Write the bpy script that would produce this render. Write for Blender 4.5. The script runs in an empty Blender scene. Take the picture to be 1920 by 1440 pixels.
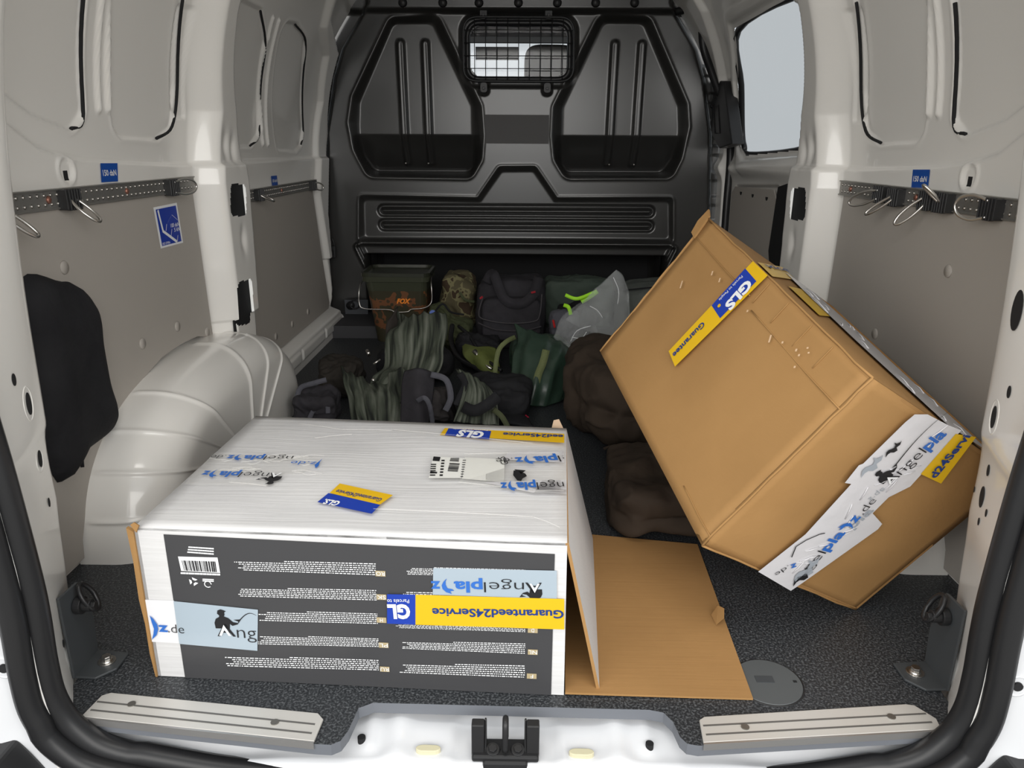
import bpy, bmesh, math, random
import numpy as np
from mathutils import Vector, Matrix, noise
random.seed(4)
SC = bpy.context.scene
COL = SC.collection

# ------------------------------------------------------------------ camera
F_PX, PITCH, YAW, ROLL = 1405.0, .30727, .0117, .0062
CAM = Vector((.0134, -.7293, .7421))
_cy, _sy = math.cos(YAW), math.sin(YAW)
FW = Vector((-_sy*math.cos(PITCH), _cy*math.cos(PITCH), -math.sin(PITCH)))
_rt = Vector((_cy, _sy, 0)); _up = _rt.cross(FW)
RT = _rt*math.cos(ROLL) + _up*math.sin(ROLL)
UP = -_rt*math.sin(ROLL) + _up*math.cos(ROLL)
cam_data = bpy.data.cameras.new('camera'); cam = bpy.data.objects.new('camera', cam_data); COL.objects.link(cam)
cam_data.sensor_fit = 'HORIZONTAL'; cam_data.sensor_width = 36.0
cam_data.lens = F_PX/1920*36.0; cam_data.clip_start = .02; cam_data.clip_end = 100
m = Matrix((RT, UP, -FW)).transposed().to_4x4(); m.translation = CAM
cam.matrix_world = m
SC.camera = cam

# ------------------------------------------------------------------ light
vs = SC.view_settings
vs.view_transform = 'Standard'; vs.look = 'None'; vs.gamma = 1.0; vs.use_curve_mapping = False
vs.exposure = 0.0
W = bpy.data.worlds.new('world'); SC.world = W; W.use_nodes = True
bg = W.node_tree.nodes['Background']; bg.inputs[0].default_value = (.90, .96, 1.0, 1); bg.inputs[1].default_value = .85
def area(name, loc, aim, sx, sy, power, col):
    l = bpy.data.lights.new(name, 'AREA'); l.shape = 'RECTANGLE'; l.size = sx; l.size_y = sy; l.energy = power; l.color = col
    o = bpy.data.objects.new(name, l); COL.objects.link(o); o.location = loc
    o.rotation_euler = (Vector(aim)-Vector(loc)).to_track_quat('-Z', 'Y').to_euler(); return o
area('garage_ceiling_lamp', (-.15, -.42, 2.35), (-.05, .2, 0), 1.3, .35, 11, (1, .96, .90))
area('fill_light_behind', (0, -2.3, 1.45), (0, 1.5, .7), 7.0, 1.5, 165, (1, .97, .93))  # added broad fill behind the camera, brightens walls and bulkhead

# ------------------------------------------------------------------ helpers
def pix(px, py):
    return FW + RT*((px-960)/F_PX) - UP*((py-720)/F_PX)
def on(px, py, ax, val):
    d = pix(px, py); return CAM + d*((val-CAM[ax])/d[ax])
def Y(px, py, y): return on(px, py, 1, y)
class Frame:
    """a plane in the place: origin, two unit directions and the outward normal"""
    def __init__(s, O, U, V):
        s.O = Vector(O); s.U = Vector(U).normalized(); s.V = Vector(V).normalized(); s.N = s.U.cross(s.V).normalized()
    def at(s, px, py, lift=0):
        d = pix(px, py); t = (s.O-CAM).dot(s.N)/d.dot(s.N)
        return CAM + d*t + s.N*lift
    def p(s, u, v, n=0): return s.O + s.U*u + s.V*v + s.N*n

def link(name, me, mat=None, parent=None, smooth=False):
    o = bpy.data.objects.new(name, me); COL.objects.link(o)
    if mat is not None:
        for q in (mat if isinstance(mat, (list, tuple)) else [mat]): me.materials.append(q)
    if parent is not None: o.parent = parent
    if smooth:
        for p in me.polygons: p.use_smooth = True
    return o
def tag(o, label, cat, group=None):
    o['label'] = label; o['category'] = cat
    if group: o['group'] = group
    return o
def thing(name, label, cat, loc=(0, 0, 0), group=None):
    o = bpy.data.objects.new(name, None); COL.objects.link(o); o.location = loc; o.empty_display_size = .02
    return tag(o, label, cat, group)
def sett(o, label=None):
    o['kind'] = 'structure'
    if label: o['label'] = label
    return o
def rebase(o, parent):
    """parent is an Empty at parent.location: keep the world place of a mesh written in world coordinates"""
    o.parent = parent; o.matrix_parent_inverse = Matrix.Translation(-parent.location); return o
SUBOF = {'service_lettering': ('service_tape', 'service_label'), 'tape_lettering': ('parcel_tape',), 'barcode': ('barcode_field',), 'language_letters': ('language_tag',),
         'label_print': ('shipping_label',), 'label_lettering': ('shipping_label',), 'blue_field': ('sticker_sheet',), 'sticker_lettering': ('sticker_sheet',), 'latch_rim': ('housing',),
         'zip_piping': ('front_pocket',), 'zip_pull': ('front_pocket',), 'push_plug': ('board',), 'notch_mark': ('board',), 'rivet': ('rail_profile',), 'dimples': ('rail_profile',),
         'orange_lettering': ('pail',), 'groove': ('tread',), 'screw': ('tread',), 'small_print': ('charcoal_print',), 'logo_dot': ('service_tape',), 'ring': ('mount_plate', 'eye_bolt'), 'lock_notch': ('cover',), 'label_field': ('cover',), 'screw_head': ('base',)}
BUILT = []
def host(name, mat, parent):
    """the part this piece belongs to (print on its tape, plug in its board), else the thing itself"""
    if name not in SUBOF or parent is None: return parent
    c_ = [q for q in BUILT if q.parent == parent and q.name.split('.')[0] in SUBOF[name]]
    want = {'navy_ink': 'yellow_print', 'white_print': 'royal_blue_print'}.get(getattr(mat, 'name', ''), None)
    w_ = [q for q in c_ if want and q.data.materials[0].name == want]
    return (w_ or c_ or [parent])[-1]
def mesh(name, vs_, fs, mat, parent=None, smooth=False, bevel=0, solid=0, sub=0):
    me = bpy.data.meshes.new(name); me.from_pydata([tuple(v) for v in vs_], [], fs); me.update()
    o = link(name, me, mat, None, smooth); BUILT.append(o)
    if parent is not None: rebase(o, host(name, mat, parent))
    if solid:
        md = o.modifiers.new('thickness', 'SOLIDIFY'); md.thickness = solid; md.offset = 0
    if bevel:
        md = o.modifiers.new('bevel', 'BEVEL'); md.width = bevel; md.segments = 2; md.limit_method = 'ANGLE'
    if sub:
        md = o.modifiers.new('sub', 'SUBSURF'); md.levels = sub; md.render_levels = sub
    return o
class MB:
    def __init__(s): s.v = []; s.f = []; s.m = []
    def add(s, vs_, fs, mi=0):
        n = len(s.v); s.v += [Vector(q) for q in vs_]; s.f += [tuple(i+n for i in f) for f in fs]; s.m += [mi]*len(fs)
    def box(s, c, d, R=None, mi=0):
        c = Vector(c); R = R or Matrix.Identity(3)
        vs_ = [c + R @ Vector((sx*d[0]/2, sy*d[1]/2, sz*d[2]/2)) for sx in (-1, 1) for sy in (-1, 1) for sz in (-1, 1)]
        s.add(vs_, [(0,1,3,2),(4,6,7,5),(0,4,5,1),(2,3,7,6),(0,2,6,4),(1,5,7,3)], mi)
    def prism(s, pts, n, mi=0):
        """closed outline pts extruded by the vector n"""
        k = len(pts); n = Vector(n); a = [Vector(p) for p in pts]; b = [p+n for p in a]
        s.add(a+b, [tuple(range(k))[::-1], tuple(range(k, 2*k))] + [(i, (i+1) % k, k+(i+1) % k, k+i) for i in range(k)], mi)
    def tube(s, pts, r, seg=8, closed=False, mi=0, flat=1.0):
        pts = [Vector(p) for p in pts]; n = len(pts); rings = []
        rr = r if isinstance(r, (list, tuple)) else [r]*n
        prev = None
        for i, p in enumerate(pts):
            if closed: t = pts[(i+1) % n]-pts[i-1]
            else: t = pts[min(i+1, n-1)]-pts[max(i-1, 0)]
            t.normalize()
            if prev is None:
                a = t.orthogonal().normalized()
            else:
                a = (prev - t*prev.dot(t)).normalized()
            prev = a; b = t.cross(a)
            rings.append([p + (a*math.cos(2*math.pi*j/seg) + b*math.sin(2*math.pi*j/seg)*flat)*rr[i] for j in range(seg)])
        vs_ = [v for q in rings for v in q]; fs = []
        for i in range(n if closed else n-1):
            for j in range(seg):
                a = i*seg+j; b = i*seg+(j+1) % seg; c = ((i+1) % n)*seg+(j+1) % seg; d = ((i+1) % n)*seg+j
                fs.append((a, b, c, d))
        if not closed: fs += [tuple(range(seg))[::-1], tuple(range((n-1)*seg, n*seg))]
        s.add(vs_, fs, mi)
    def disc(s, c, n, r, h, seg=20, mi=0, r2=None):
        c = Vector(c); n = Vector(n).normalized(); a = n.orthogonal().normalized(); b = n.cross(a); r2 = r if r2 is None else r2
        A = [c + (a*math.cos(2*math.pi*j/seg)+b*math.sin(2*math.pi*j/seg))*r for j in range(seg)]
        B = [c + n*h + (a*math.cos(2*math.pi*j/seg)+b*math.sin(2*math.pi*j/seg))*r2 for j in range(seg)]
        s.add(A+B, [tuple(range(seg))[::-1], tuple(range(seg, 2*seg))]+[(j, (j+1) % seg, seg+(j+1) % seg, seg+j) for j in range(seg)], mi)
    def build(s, name, mat, parent=None, smooth=False, bevel=0, **k):
        o = mesh(name, s.v, s.f, mat, parent, smooth, bevel, **k)
        for p, i in zip(o.data.polygons, s.m): p.material_index = i
        return o
def catmull(pts, n=8, closed=False):
    pts = [Vector(p) for p in pts]; out = []; N = len(pts)
    rng = range(N if closed else N-1)
    for i in rng:
        if closed: p0, p1, p2, p3 = pts[i-1], pts[i], pts[(i+1) % N], pts[(i+2) % N]
        else: p0, p1, p2, p3 = pts[max(i-1, 0)], pts[i], pts[i+1], pts[min(i+2, N-1)]
        for k in range(n):
            t = k/n
            out.append(.5*((2*p1)+(p2-p0)*t+(2*p0-5*p1+4*p2-p3)*t*t+(3*p1-p0-3*p2+p3)*t**3))
    if not closed: out.append(pts[-1])
    return out
def grid_mesh(name, X, Yv, Z, mat, mask=None, parent=None, flip=False, smooth=True):
    nu, nv = X.shape; vs_ = np.stack([X, Yv, Z], -1).reshape(-1, 3)
    i, j = np.meshgrid(np.arange(nu-1), np.arange(nv-1), indexing='ij')
    a = i*nv+j; q = np.stack([a, a+nv, a+nv+1, a+1], -1).reshape(-1, 4)
    if flip: q = q[:, ::-1]
    if mask is not None: q = q[mask.reshape(-1)]
    me = bpy.data.meshes.new(name); me.vertices.add(len(vs_)); me.vertices.foreach_set('co', vs_.ravel().astype(np.float32))
    me.loops.add(len(q)*4); me.loops.foreach_set('vertex_index', q.ravel().astype(np.int32))
    me.polygons.add(len(q)); me.polygons.foreach_set('loop_start', np.arange(len(q), dtype=np.int32)*4)
    me.polygons.foreach_set('loop_total', np.full(len(q), 4, np.int32)); me.update(calc_edges=True); me.validate()
    o = link(name, me, mat, None, smooth)
    if parent is not None: rebase(o, parent)
    return o
def sd_poly(u, v, pts, r=0.0):
    """signed distance to a closed outline (negative inside), rounded by r"""
    d = np.full(u.shape, 1e9); s = np.ones(u.shape); n = len(pts)
    for i in range(n):
        ax, ay = pts[i]; bx, by = pts[i-1]
        ex, ey = bx-ax, by-ay; wx, wy = u-ax, v-ay
        t = np.clip((wx*ex+wy*ey)/(ex*ex+ey*ey+1e-12), 0, 1)
        d = np.minimum(d, (wx-ex*t)**2+(wy-ey*t)**2)
        c1 = v >= ay; c2 = v < by; c3 = ex*wy > ey*wx
        s = np.where((c1 & c2 & c3) | (~c1 & ~c2 & ~c3), -s, s)
    return s*np.sqrt(d)-r
def shrink(pts, r):
    """outline moved inwards by r, so that rounding it by r gives the outline back with round corners"""
    n = len(pts); A = sum(pts[i-1][0]*pts[i][1]-pts[i][0]*pts[i-1][1] for i in range(n)); sg = 1 if A > 0 else -1
    out = []
    for i in range(n):
        p0, p1, p2 = pts[i-1], pts[i], pts[(i+1) % n]
        e1 = Vector((p1[0]-p0[0], p1[1]-p0[1])).normalized(); e2 = Vector((p2[0]-p1[0], p2[1]-p1[1])).normalized()
        n1 = Vector((-e1.y, e1.x))*sg; n2 = Vector((-e2.y, e2.x))*sg; b = n1+n2
        k = r/max(.3, (1+n1.dot(n2))/1.0)
        out.append((p1[0]+b.x*k, p1[1]+b.y*k))
    return out
def sdr(u, v, pts, r): return sd_poly(u, v, shrink(pts, r), r)
def step(d, w):
    t = np.clip(.5-d/w, 0, 1); return t*t*(3-2*t)          # 1 inside, 0 outside, ramp of width w
def seg_d(u, v, a, b):
    ex, ey = b[0]-a[0], b[1]-a[1]; t = np.clip(((u-a[0])*ex+(v-a[1])*ey)/(ex*ex+ey*ey), 0, 1)
    return np.hypot(u-a[0]-ex*t, v-a[1]-ey*t)

# ------------------------------------------------------------------ materials
def principled(name, col, rough=.5, metal=0, coat=0, spec=.5, alpha=1, trans=0, ior=1.45):
    M = bpy.data.materials.new(name); M.use_nodes = True; b = M.node_tree.nodes['Principled BSDF']
    b.inputs['Base Color'].default_value = (*col, 1); b.inputs['Roughness'].default_value = rough
    b.inputs['Metallic'].default_value = metal; b.inputs['Coat Weight'].default_value = coat
    b.inputs['Coat Roughness'].default_value = .08; b.inputs['Specular IOR Level'].default_value = spec
    b.inputs['Alpha'].default_value = alpha; b.inputs['Transmission Weight'].default_value = trans; b.inputs['IOR'].default_value = ior
    return M
def N(M, t, **k):
    n = M.node_tree.nodes.new(t)
    for a, v in k.items():
        if hasattr(n, a): setattr(n, a, v)
        else: n.inputs[a.replace('_', ' ')].default_value = v
    return n
def co(M, scale=(1, 1, 1)):
    t = N(M, 'ShaderNodeTexCoord'); mp = N(M, 'ShaderNodeMapping'); mp.inputs['Scale'].default_value = scale
    M.node_tree.links.new(t.outputs['Object'], mp.inputs[0]); return mp.outputs[0]
def bump(M, scale=60, strength=.2, dist=.002, detail=3, stretch=(1, 1, 1)):
    L = M.node_tree.links; b = M.node_tree.nodes['Principled BSDF']
    n = N(M, 'ShaderNodeTexNoise', Scale=scale, Detail=detail); L.new(co(M, stretch), n.inputs['Vector'])
    bp = N(M, 'ShaderNodeBump', Strength=strength, Distance=dist); L.new(n.outputs[0], bp.inputs['Height'])
    L.new(bp.outputs[0], b.inputs['Normal']); return n
def vary(M, c1, c2, scale=5, detail=3, lo=.35, hi=.65, stretch=(1, 1, 1), const=False):
    L = M.node_tree.links; b = M.node_tree.nodes['Principled BSDF']
    n = N(M, 'ShaderNodeTexNoise', Scale=scale, Detail=detail); L.new(co(M, stretch), n.inputs['Vector'])
    r = N(M, 'ShaderNodeValToRGB'); e = r.color_ramp.elements; e[0].position = lo; e[1].position = hi
    e[0].color = (*c1, 1); e[1].color = (*c2, 1)
    if const: r.color_ramp.interpolation = 'CONSTANT'
    L.new(n.outputs[0], r.inputs[0]); L.new(r.outputs[0], b.inputs['Base Color']); return r
def fabric(name, col, rough=.85, wr=25, ws=.5, c2=None):
    M = principled(name, col, rough, spec=.25); bump(M, wr, ws, .01, 4)
    if c2: vary(M, col, c2, 9, 4)
    return M
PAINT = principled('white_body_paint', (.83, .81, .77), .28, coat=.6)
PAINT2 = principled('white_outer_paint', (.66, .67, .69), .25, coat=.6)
BOARD = principled('grey_hardboard', (.40, .37, .335), .55); bump(BOARD, 300, .06, .001)
BLACK = principled('black_plastic', (.018, .018, .019), .42)
BULK = principled('black_moulded_bulkhead', (.024, .0235, .0225), .31, spec=1.0); bump(BULK, 500, .05, .0006)
RUB = principled('black_rubber', (.014, .014, .015), .38, spec=.45)
DARK = principled('black_and_hole_shade', (.010, .010, .011), .8)  # matte black for dark parts, also painted in as shade inside holes
STEEL = principled('bright_steel', (.62, .60, .57), .28, 1)
GALV = principled('galvanised_steel', (.40, .39, .37), .45, .85); bump(GALV, 90, .12, .001)
ALU = principled('aluminium', (.70, .68, .64), .45, .45)
GREYP = principled('dark_grey_bracket', (.055, .060, .064), .42)
BLUE = principled('blue_sticker', (.01, .075, .36), .35)
BLUE2 = principled('royal_blue_print', (.012, .045, .36), .35)
WHITE = principled('white_print', (.82, .83, .84), .5)
YEL = principled('yellow_print', (.72, .44, .012), .35, spec=.4)
INK = principled('black_ink', (.012, .012, .014), .5)
NAVY = principled('navy_ink', (.01, .04, .20), .5)
BLUEINK = principled('blue_ink', (.03, .14, .50), .5)
GREYINK = principled('grey_ink', (.33, .36, .40), .5)
GOLD = principled('beige_print', (.42, .34, .20), .5)
SILVER = principled('clear_tape_over_print', (.36, .43, .49), .28, coat=.2); bump(SILVER, 35, .12, .002)
WTAPE = principled('white_tape', (.64, .63, .65), .28, coat=.2); bump(WTAPE, 28, .35, .004, 4)
CLEAR = principled('clear_tape', (.85, .84, .80), .12, coat=.4, alpha=.16); bump(CLEAR, 40, .5, .004, 4)
PRINT = principled('charcoal_print', (.050, .050, .053), .42); bump(PRINT, 200, .1, .001, 2, (.05, 1, 1))
def corr(name, c1, c2, st):
    M = principled(name, c1, .72, spec=.3); vary(M, c1, c2, 6, 5, .3, .7)
    L = M.node_tree.links; b = M.node_tree.nodes['Principled BSDF']
    n = N(M, 'ShaderNodeTexNoise', Scale=150, Detail=2); L.new(co(M, st), n.inputs['Vector'])
    n2 = N(M, 'ShaderNodeTexNoise', Scale=5, Detail=4); L.new(co(M), n2.inputs['Vector'])
    bp = N(M, 'ShaderNodeBump', Strength=.25, Distance=.0012); L.new(n.outputs[0], bp.inputs['Height'])
    b2 = N(M, 'ShaderNodeBump', Strength=.25, Distance=.008); L.new(n2.outputs[0], b2.inputs['Height'])
    L.new(bp.outputs[0], b2.inputs['Normal']); L.new(b2.outputs[0], b.inputs['Normal']); return M
KRAFT = corr('brown_cardboard', (.330, .182, .067), (.378, .212, .080), (1, .05, 1))
KRAFT_IN = corr('brown_cardboard_inside', (.330, .181, .068), (.378, .210, .080), (.05, 1, 1))
WCARD = corr('white_cardboard', (.59, .585, .59), (.65, .645, .64), (.03, 1, 1)); [setattr(n_.inputs['Strength'], 'default_value', .7) for n_ in WCARD.node_tree.nodes if n_.bl_idname == 'ShaderNodeBump' and n_.inputs['Distance'].default_value < .002]
FLOORM = principled('speckled_floor_coating', (.035, .038, .042), .48, spec=.5)
def _fl():
    M = FLOORM; L = M.node_tree.links; b = M.node_tree.nodes['Principled BSDF']
    n = N(M, 'ShaderNodeTexNoise', Scale=300, Detail=3, Roughness=.6); L.new(co(M), n.inputs['Vector'])
    r = N(M, 'ShaderNodeValToRGB'); e = r.color_ramp.elements
    e[0].position = .47; e[0].color = (.018, .020, .023, 1); e[1].position = .76; e[1].color = (.16, .17, .18, 1)
    L.new(n.outputs[0], r.inputs[0]); L.new(r.outputs[0], b.inputs['Base Color'])
    bp = N(M, 'ShaderNodeBump', Strength=.5, Distance=.001); L.new(n.outputs[0], bp.inputs['Height']); L.new(bp.outputs[0], b.inputs['Normal'])
_fl()
DECKEDGE = principled('grey_deck_edge', (.15, .16, .18), .5)
# ------------------------------------------------------------------ van shell
def halfw(z): return .8-.7*np.maximum(0, z-.7)**2
def ramp(x, a, b):
    t = np.clip((x-a)/(b-a), 0, 1); return t*t*(3-2*t)
REC1 = [(.40,.86),(.57,.787),(.682,.763),(.728,.793),(.697,.98),(.68,1.16),(.40,1.16)]
REC2 = [(.826,.772),(.849,.754),(1.01,.75),(1.093,.778),(1.112,.871),(1.052,1.04),(1.02,1.16),(.73,1.16),(.774,.992)]
REC3 = [(1.43,.735),(1.608,.735),(1.696,.775),(1.66,.93),(1.617,1.022),(1.493,1.09),(1.34,1.09),(1.33,1.0)]
REC4 = [(1.86,.725),(2.075,.718),(2.15,.74),(2.176,.802),(2.06,.98),(1.963,1.072),(1.80,1.10),(1.69,1.09)]
SLOTS = [[(1.225,.647),(1.335,.641),(1.313,.559),(1.202,.569)], [(1.2,.399),(1.308,.393),(1.298,.269),(1.197,.283)]]
PZ = [.0, .22, .44, .65, .82, 1.04, 1.3]
P_A = [1.16, 1.159, 1.147, 1.145, 1.165, 1.083, 1.0]; P_B = [1.21, 1.212, 1.201, 1.195, 1.235, 1.145, 1.06]; P_C = [1.33, 1.335, 1.352, 1.362, 1.325, 1.205, 1.12]
def common(y, z):
    d = np.zeros_like(y)
    # upper pressed recesses with the ribs between them
    for R, r in ((REC1, .03), (REC2, .03), (REC3, .03), (REC4, .03)):
        s = sdr(y, z, R, r); d -= .008*step(s+.001, .005); d += .0015*np.exp(-((s-.006)/.004)**2)
    for a, b in (((.772,.804),(.742,1.0)), ((.806,.806),(.778,1.0)), ((1.715,.744),(1.592,1.082)), ((1.765,.744),(1.645,1.083))):
        d += .008*step(seg_d(y, z, a, b)-.005, .010)
    # swage ledge under the recesses
    zs = np.interp(y, [.3,.495,.564,.62,.70,.9,1.1,1.5,2.4], [.86,.776,.741,.728,.718,.708,.700,.70,.70])
    d += .012*ramp(zs-z, 0, .010)*(z > .3)
    # boss with square hole
    rr = np.hypot(y-.629, z-.697); d += .003*np.exp(-((rr-.024)/.004)**2)-.003*step(rr-.020, .006)
    # bolt dimples
    for q in ((1.06,.72),(1.02,.71)): d += .002*np.exp(-((y-q[0])**2+(z-q[1])**2)/.00003)
    return d
def pillar(y, z):
    A = np.interp(z, PZ, P_A); B = np.interp(z, PZ, P_B); C_ = np.interp(z, PZ, P_C)
    d = .062*ramp(y, A, B)*(1-ramp(y, C_, C_+.018))
    # pressed rectangle in the upper rear face
    s = sdr(y, z, [(1.105,.80),(1.16,.80),(1.10,1.03),(1.045,1.03)], .008); d -= .008*step(s, .006)
    for q in ((1.28,.50),(1.25,.74),(1.30,.73)): d -= .008*np.exp(-((y-q[0])/.016)**2-((z-q[1])/.030)**2)
    return d
def wall_disp(y, z, side):
    d = common(y, z)
    if side > 0:
        door = ramp(y, 1.36, 1.40)
        dd = np.full_like(y, -.045)
        s = sd_poly(y, z, shrink(WINP, .03), .03)
        dd += .018*step(s-.06, .05)-.012*step(s-.018, .012)
        dd -= .012*step(sdr(y, z, [(1.70,.05),(2.31,.05),(2.31,.60),(1.76,.625)], .04), .012)
        dd += .02*np.exp(-((z-.665)/.03)**2)
        d = d*(1-door)+dd*door
        yf = np.interp(z, [0,.3,.5,.8,1.0,1.2], [2.33,2.35,2.36,2.40,2.33,2.20])
        d += .030*ramp(y, yf, yf+.02)
    else:
        # front post and the step out to the bulkhead flange
        yp = np.interp(z, [.0,.055,.48,.787,1.07,1.15,1.3], [2.384,2.384,2.344,2.45,2.33,2.05,1.9])
        yq = np.interp(z, [.0,.093,.315,.56,.70,.9,1.05,1.12,1.3], [2.33,2.367,2.298,2.22,2.28,2.30,2.20,2.03,1.85])
        d += .022*ramp(y, yq, yq+.03)
        d -= .085*ramp(y, yp, yp+.015)
        # sill ledge low in the front bay
        sl = (y > 1.34)*(1-ramp(y, 2.36, 2.38)); d += sl*(.055*ramp(.105-z, 0, .03)+.006*step(np.abs(z-.045)-.018, .006)*(np.abs((y % .32)-.16) > .012))
    d += pillar(y, z)
    return d
WINP = [(2.02,1.12),(1.38,1.12),(1.42,1.05),(1.55,.80),(1.60,.737),(2.171,.714),(2.25,.745),(2.276,.807),(2.20,.96)]
def make_wall(side, name):
    y = np.arange(.24, 2.47, .0045); z = np.arange(-.03, 1.385, .0042); yy, zz = np.meshgrid(y, z, indexing='ij')
    d = wall_disp(yy, zz, side); x = side*(halfw(zz)-d)
    yc = (yy[:-1, :-1]+yy[1:, 1:])/2; zc = (zz[:-1, :-1]+zz[1:, 1:])/2
    hole = np.zeros(yc.shape, bool)
    for S in SLOTS: hole |= sdr(yc, zc, S, .018) < 0
    if side > 0: hole |= sdr(yc, zc, WINP, .03) < 0
    hole |= (np.abs(yc-.629) < .0075) & (np.abs(zc-.689) < .0075)
    return sett(grid_mesh(name, x, yy, zz, PAINT, ~hole, flip=side > 0))
wl = make_wall(-1, 'wall_left'); wr = make_wall(1, 'wall_right')
wl['label'] = 'white painted left inner side of the van with pressed recesses'; wr['label'] = 'white painted right inner side of the van with sliding door window'
def wx(y, z, side):
    q = wall_disp(np.array([[y]]), np.array([[z]]), side)[0, 0]; return side*(float(halfw(np.array(z)))-float(q))
for side, par in ((-1, wl), (1, wr)):
    mb = MB()
    for S in SLOTS:
        ys0 = [p[0] for p in S]; zs0 = [p[1] for p in S]
        mb.box((side*.7435, (min(ys0)+max(ys0))/2+.005, (min(zs0)+max(zs0))/2), (.004, max(ys0)-min(ys0)+.022, max(zs0)-min(zs0)+.03))
    mb.box((side*.7925, .629, .689), (.002, .026, .026)); mb.build('wall_hole_shade', DARK, par)  # black plates stand in for the shade inside the slots and square hole
    for R, i0, i1 in ((REC1, 2, 6), (REC2, 2, 7), (REC3, 1, 6), (REC4, 2, 7))[:2 if side > 0 else 4]:
        P = [Vector((0, a, b)) for a, b in shrink(R, .004)[i0:i1] if b < 1.13]
        P = catmull(P, 6); mb = MB(); mb.tube([Vector((side*(float(halfw(np.array(p.z)))+.0015), p.y, p.z)) for p in P], .0034, 6); mb.build('sealant_bead', DARK, par, True)
# sliding door window: seal + pane
pts = [Vector((0, a, b)) for a, b in WINP]
def win_pt(y, z, off): return Vector(((float(halfw(np.array(z)))+off), y, z))
ring = catmull([win_pt(a, b, .050) for a, b in shrink(WINP, .004)], 5, True)
g = MB(); g.tube(ring, .011, 8, True); sealw = None
cv = Vector((0, 1.9, .92)); fan = [win_pt(p.y, p.z, .055) for p in ring]; c0 = win_pt(cv.y, cv.z, .055)
def tinted(name, t, spec=.04):
    M = bpy.data.materials.new(name); M.use_nodes = True; nt_ = M.node_tree; nt_.nodes.clear(); o = nt_.nodes.new('ShaderNodeOutputMaterial')
    a = nt_.nodes.new('ShaderNodeBsdfTransparent'); a.inputs[0].default_value = (t, t, t, 1); b = nt_.nodes.new('ShaderNodeBsdfGlossy'); b.inputs['Roughness'].default_value = .05
    m_ = nt_.nodes.new('ShaderNodeMixShader'); m_.inputs[0].default_value = spec; nt_.links.new(a.outputs[0], m_.inputs[1]); nt_.links.new(b.outputs[0], m_.inputs[2]); nt_.links.new(m_.outputs[0], o.inputs[0]); return M
GLASS = tinted('side_window_glass', .64)
wpane = mesh('window_1', [c0]+fan, [(0, i+1, (i+1) % len(fan)+1) for i in range(len(fan))], GLASS); sett(wpane, 'pane of the sliding door window, pale daylight outside')
g.build('window_seal', RUB, wpane, True)
# door rubber strip and black latch housing by the front post
dr = MB(); dr.tube(catmull([on(1268, 22, 1, 2.44), on(1310, 20, 1, 2.38), Vector((wx(2.36, 1.10, 1)-.01, 2.36, 1.10)), Vector((wx(2.37,1.0,1)-.012, 2.37, 1.0)), Vector((wx(2.38,.8,1)-.012, 2.38, .8)), Vector((wx(2.36,.5,1)-.012, 2.36, .5)), Vector((wx(2.35,.25,1)-.012, 2.35, .25)), Vector((wx(2.34,.0,1)-.012, 2.34, .0))], 6), .015, 10)
tag(dr.build('door_seal', RUB, None, True), 'black rubber seal running down the front edge of the sliding door opening', 'seal')
lt = thing('door_latch_housing', 'black plastic latch housing on the sliding door front edge left of the pale window', 'latch', (.77, 2.30, .86))
fr = Frame((.765, 2.30, .86), (0, -1, 0), (0, 0, 1))
q = [on(1333, 150, 0, .762), on(1357, 152, 0, .762), on(1372, 270, 0, .762), on(1348, 278, 0, .762), on(1335, 255, 0, .762)]
mb = MB(); mb.prism(q, (.045, 0, 0)); mb.build('housing', BLACK, lt, bevel=.004)
mb = MB(); q = [on(a, b, 0, .7615) for a, b in ((1338, 198), (1347, 198), (1350, 250), (1341, 250))]; mb.tube(q, .003, 6, True); mb.build('latch_rim', BLACK, lt)
# black rear seal strip low on the sliding door
mb = MB(); q = [on(a, b, 0, .81) for a, b in ((1458, 350), (1475, 344), (1480, 420), (1468, 480), (1445, 560), (1440, 470))]
mb.prism(q, (.02, 0, 0)); tag(mb.build('door_edge_seal', DARK, None, bevel=.003), 'black rubber edge seal low at the rear of the sliding door', 'seal')

# ------------------------------------------------------------------ bulkhead
POCKL = [(-.506,1.215),(-.316,1.228),(-.150,.895),(-.142,.78),(-.150,.688),(-.195,.614),(-.62,.618),(-.675,.726),(-.690,.83),(-.668,.929)]
FACEL = [(-.497,1.195),(-.345,1.195),(-.197,.895),(-.197,.66),(-.215,.640),(-.61,.640),(-.645,.70),(-.650,.80),(-.643,.905)]
POCKR = [(.300,1.228),(.5,1.222),(.668,.905),(.680,.82),(.660,.70),(.625,.62),(.189,.617),(.140,.69),(.128,.78),(.131,.893)]
FACER = [(.325,1.2),(.475,1.2),(.630,.900),(.640,.80),(.632,.70),(.600,.642),(.205,.640),(.178,.67),(.178,.893)]
LOWO = [(-.663,.548),(-.172,.540),(-.084,.665),(.068,.667),(.158,.542),(.637,.547),(.650,.355),(-.676,.352)]
LOWI = [(-.643,.524),(-.158,.520),(-.070,.640),(.058,.642),(.146,.522),(.618,.526),(.630,.376),(-.646,.373)]
WIN = [(-.216,1.212),(.203,1.212),(.207,.982),(-.219,.982)]
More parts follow.
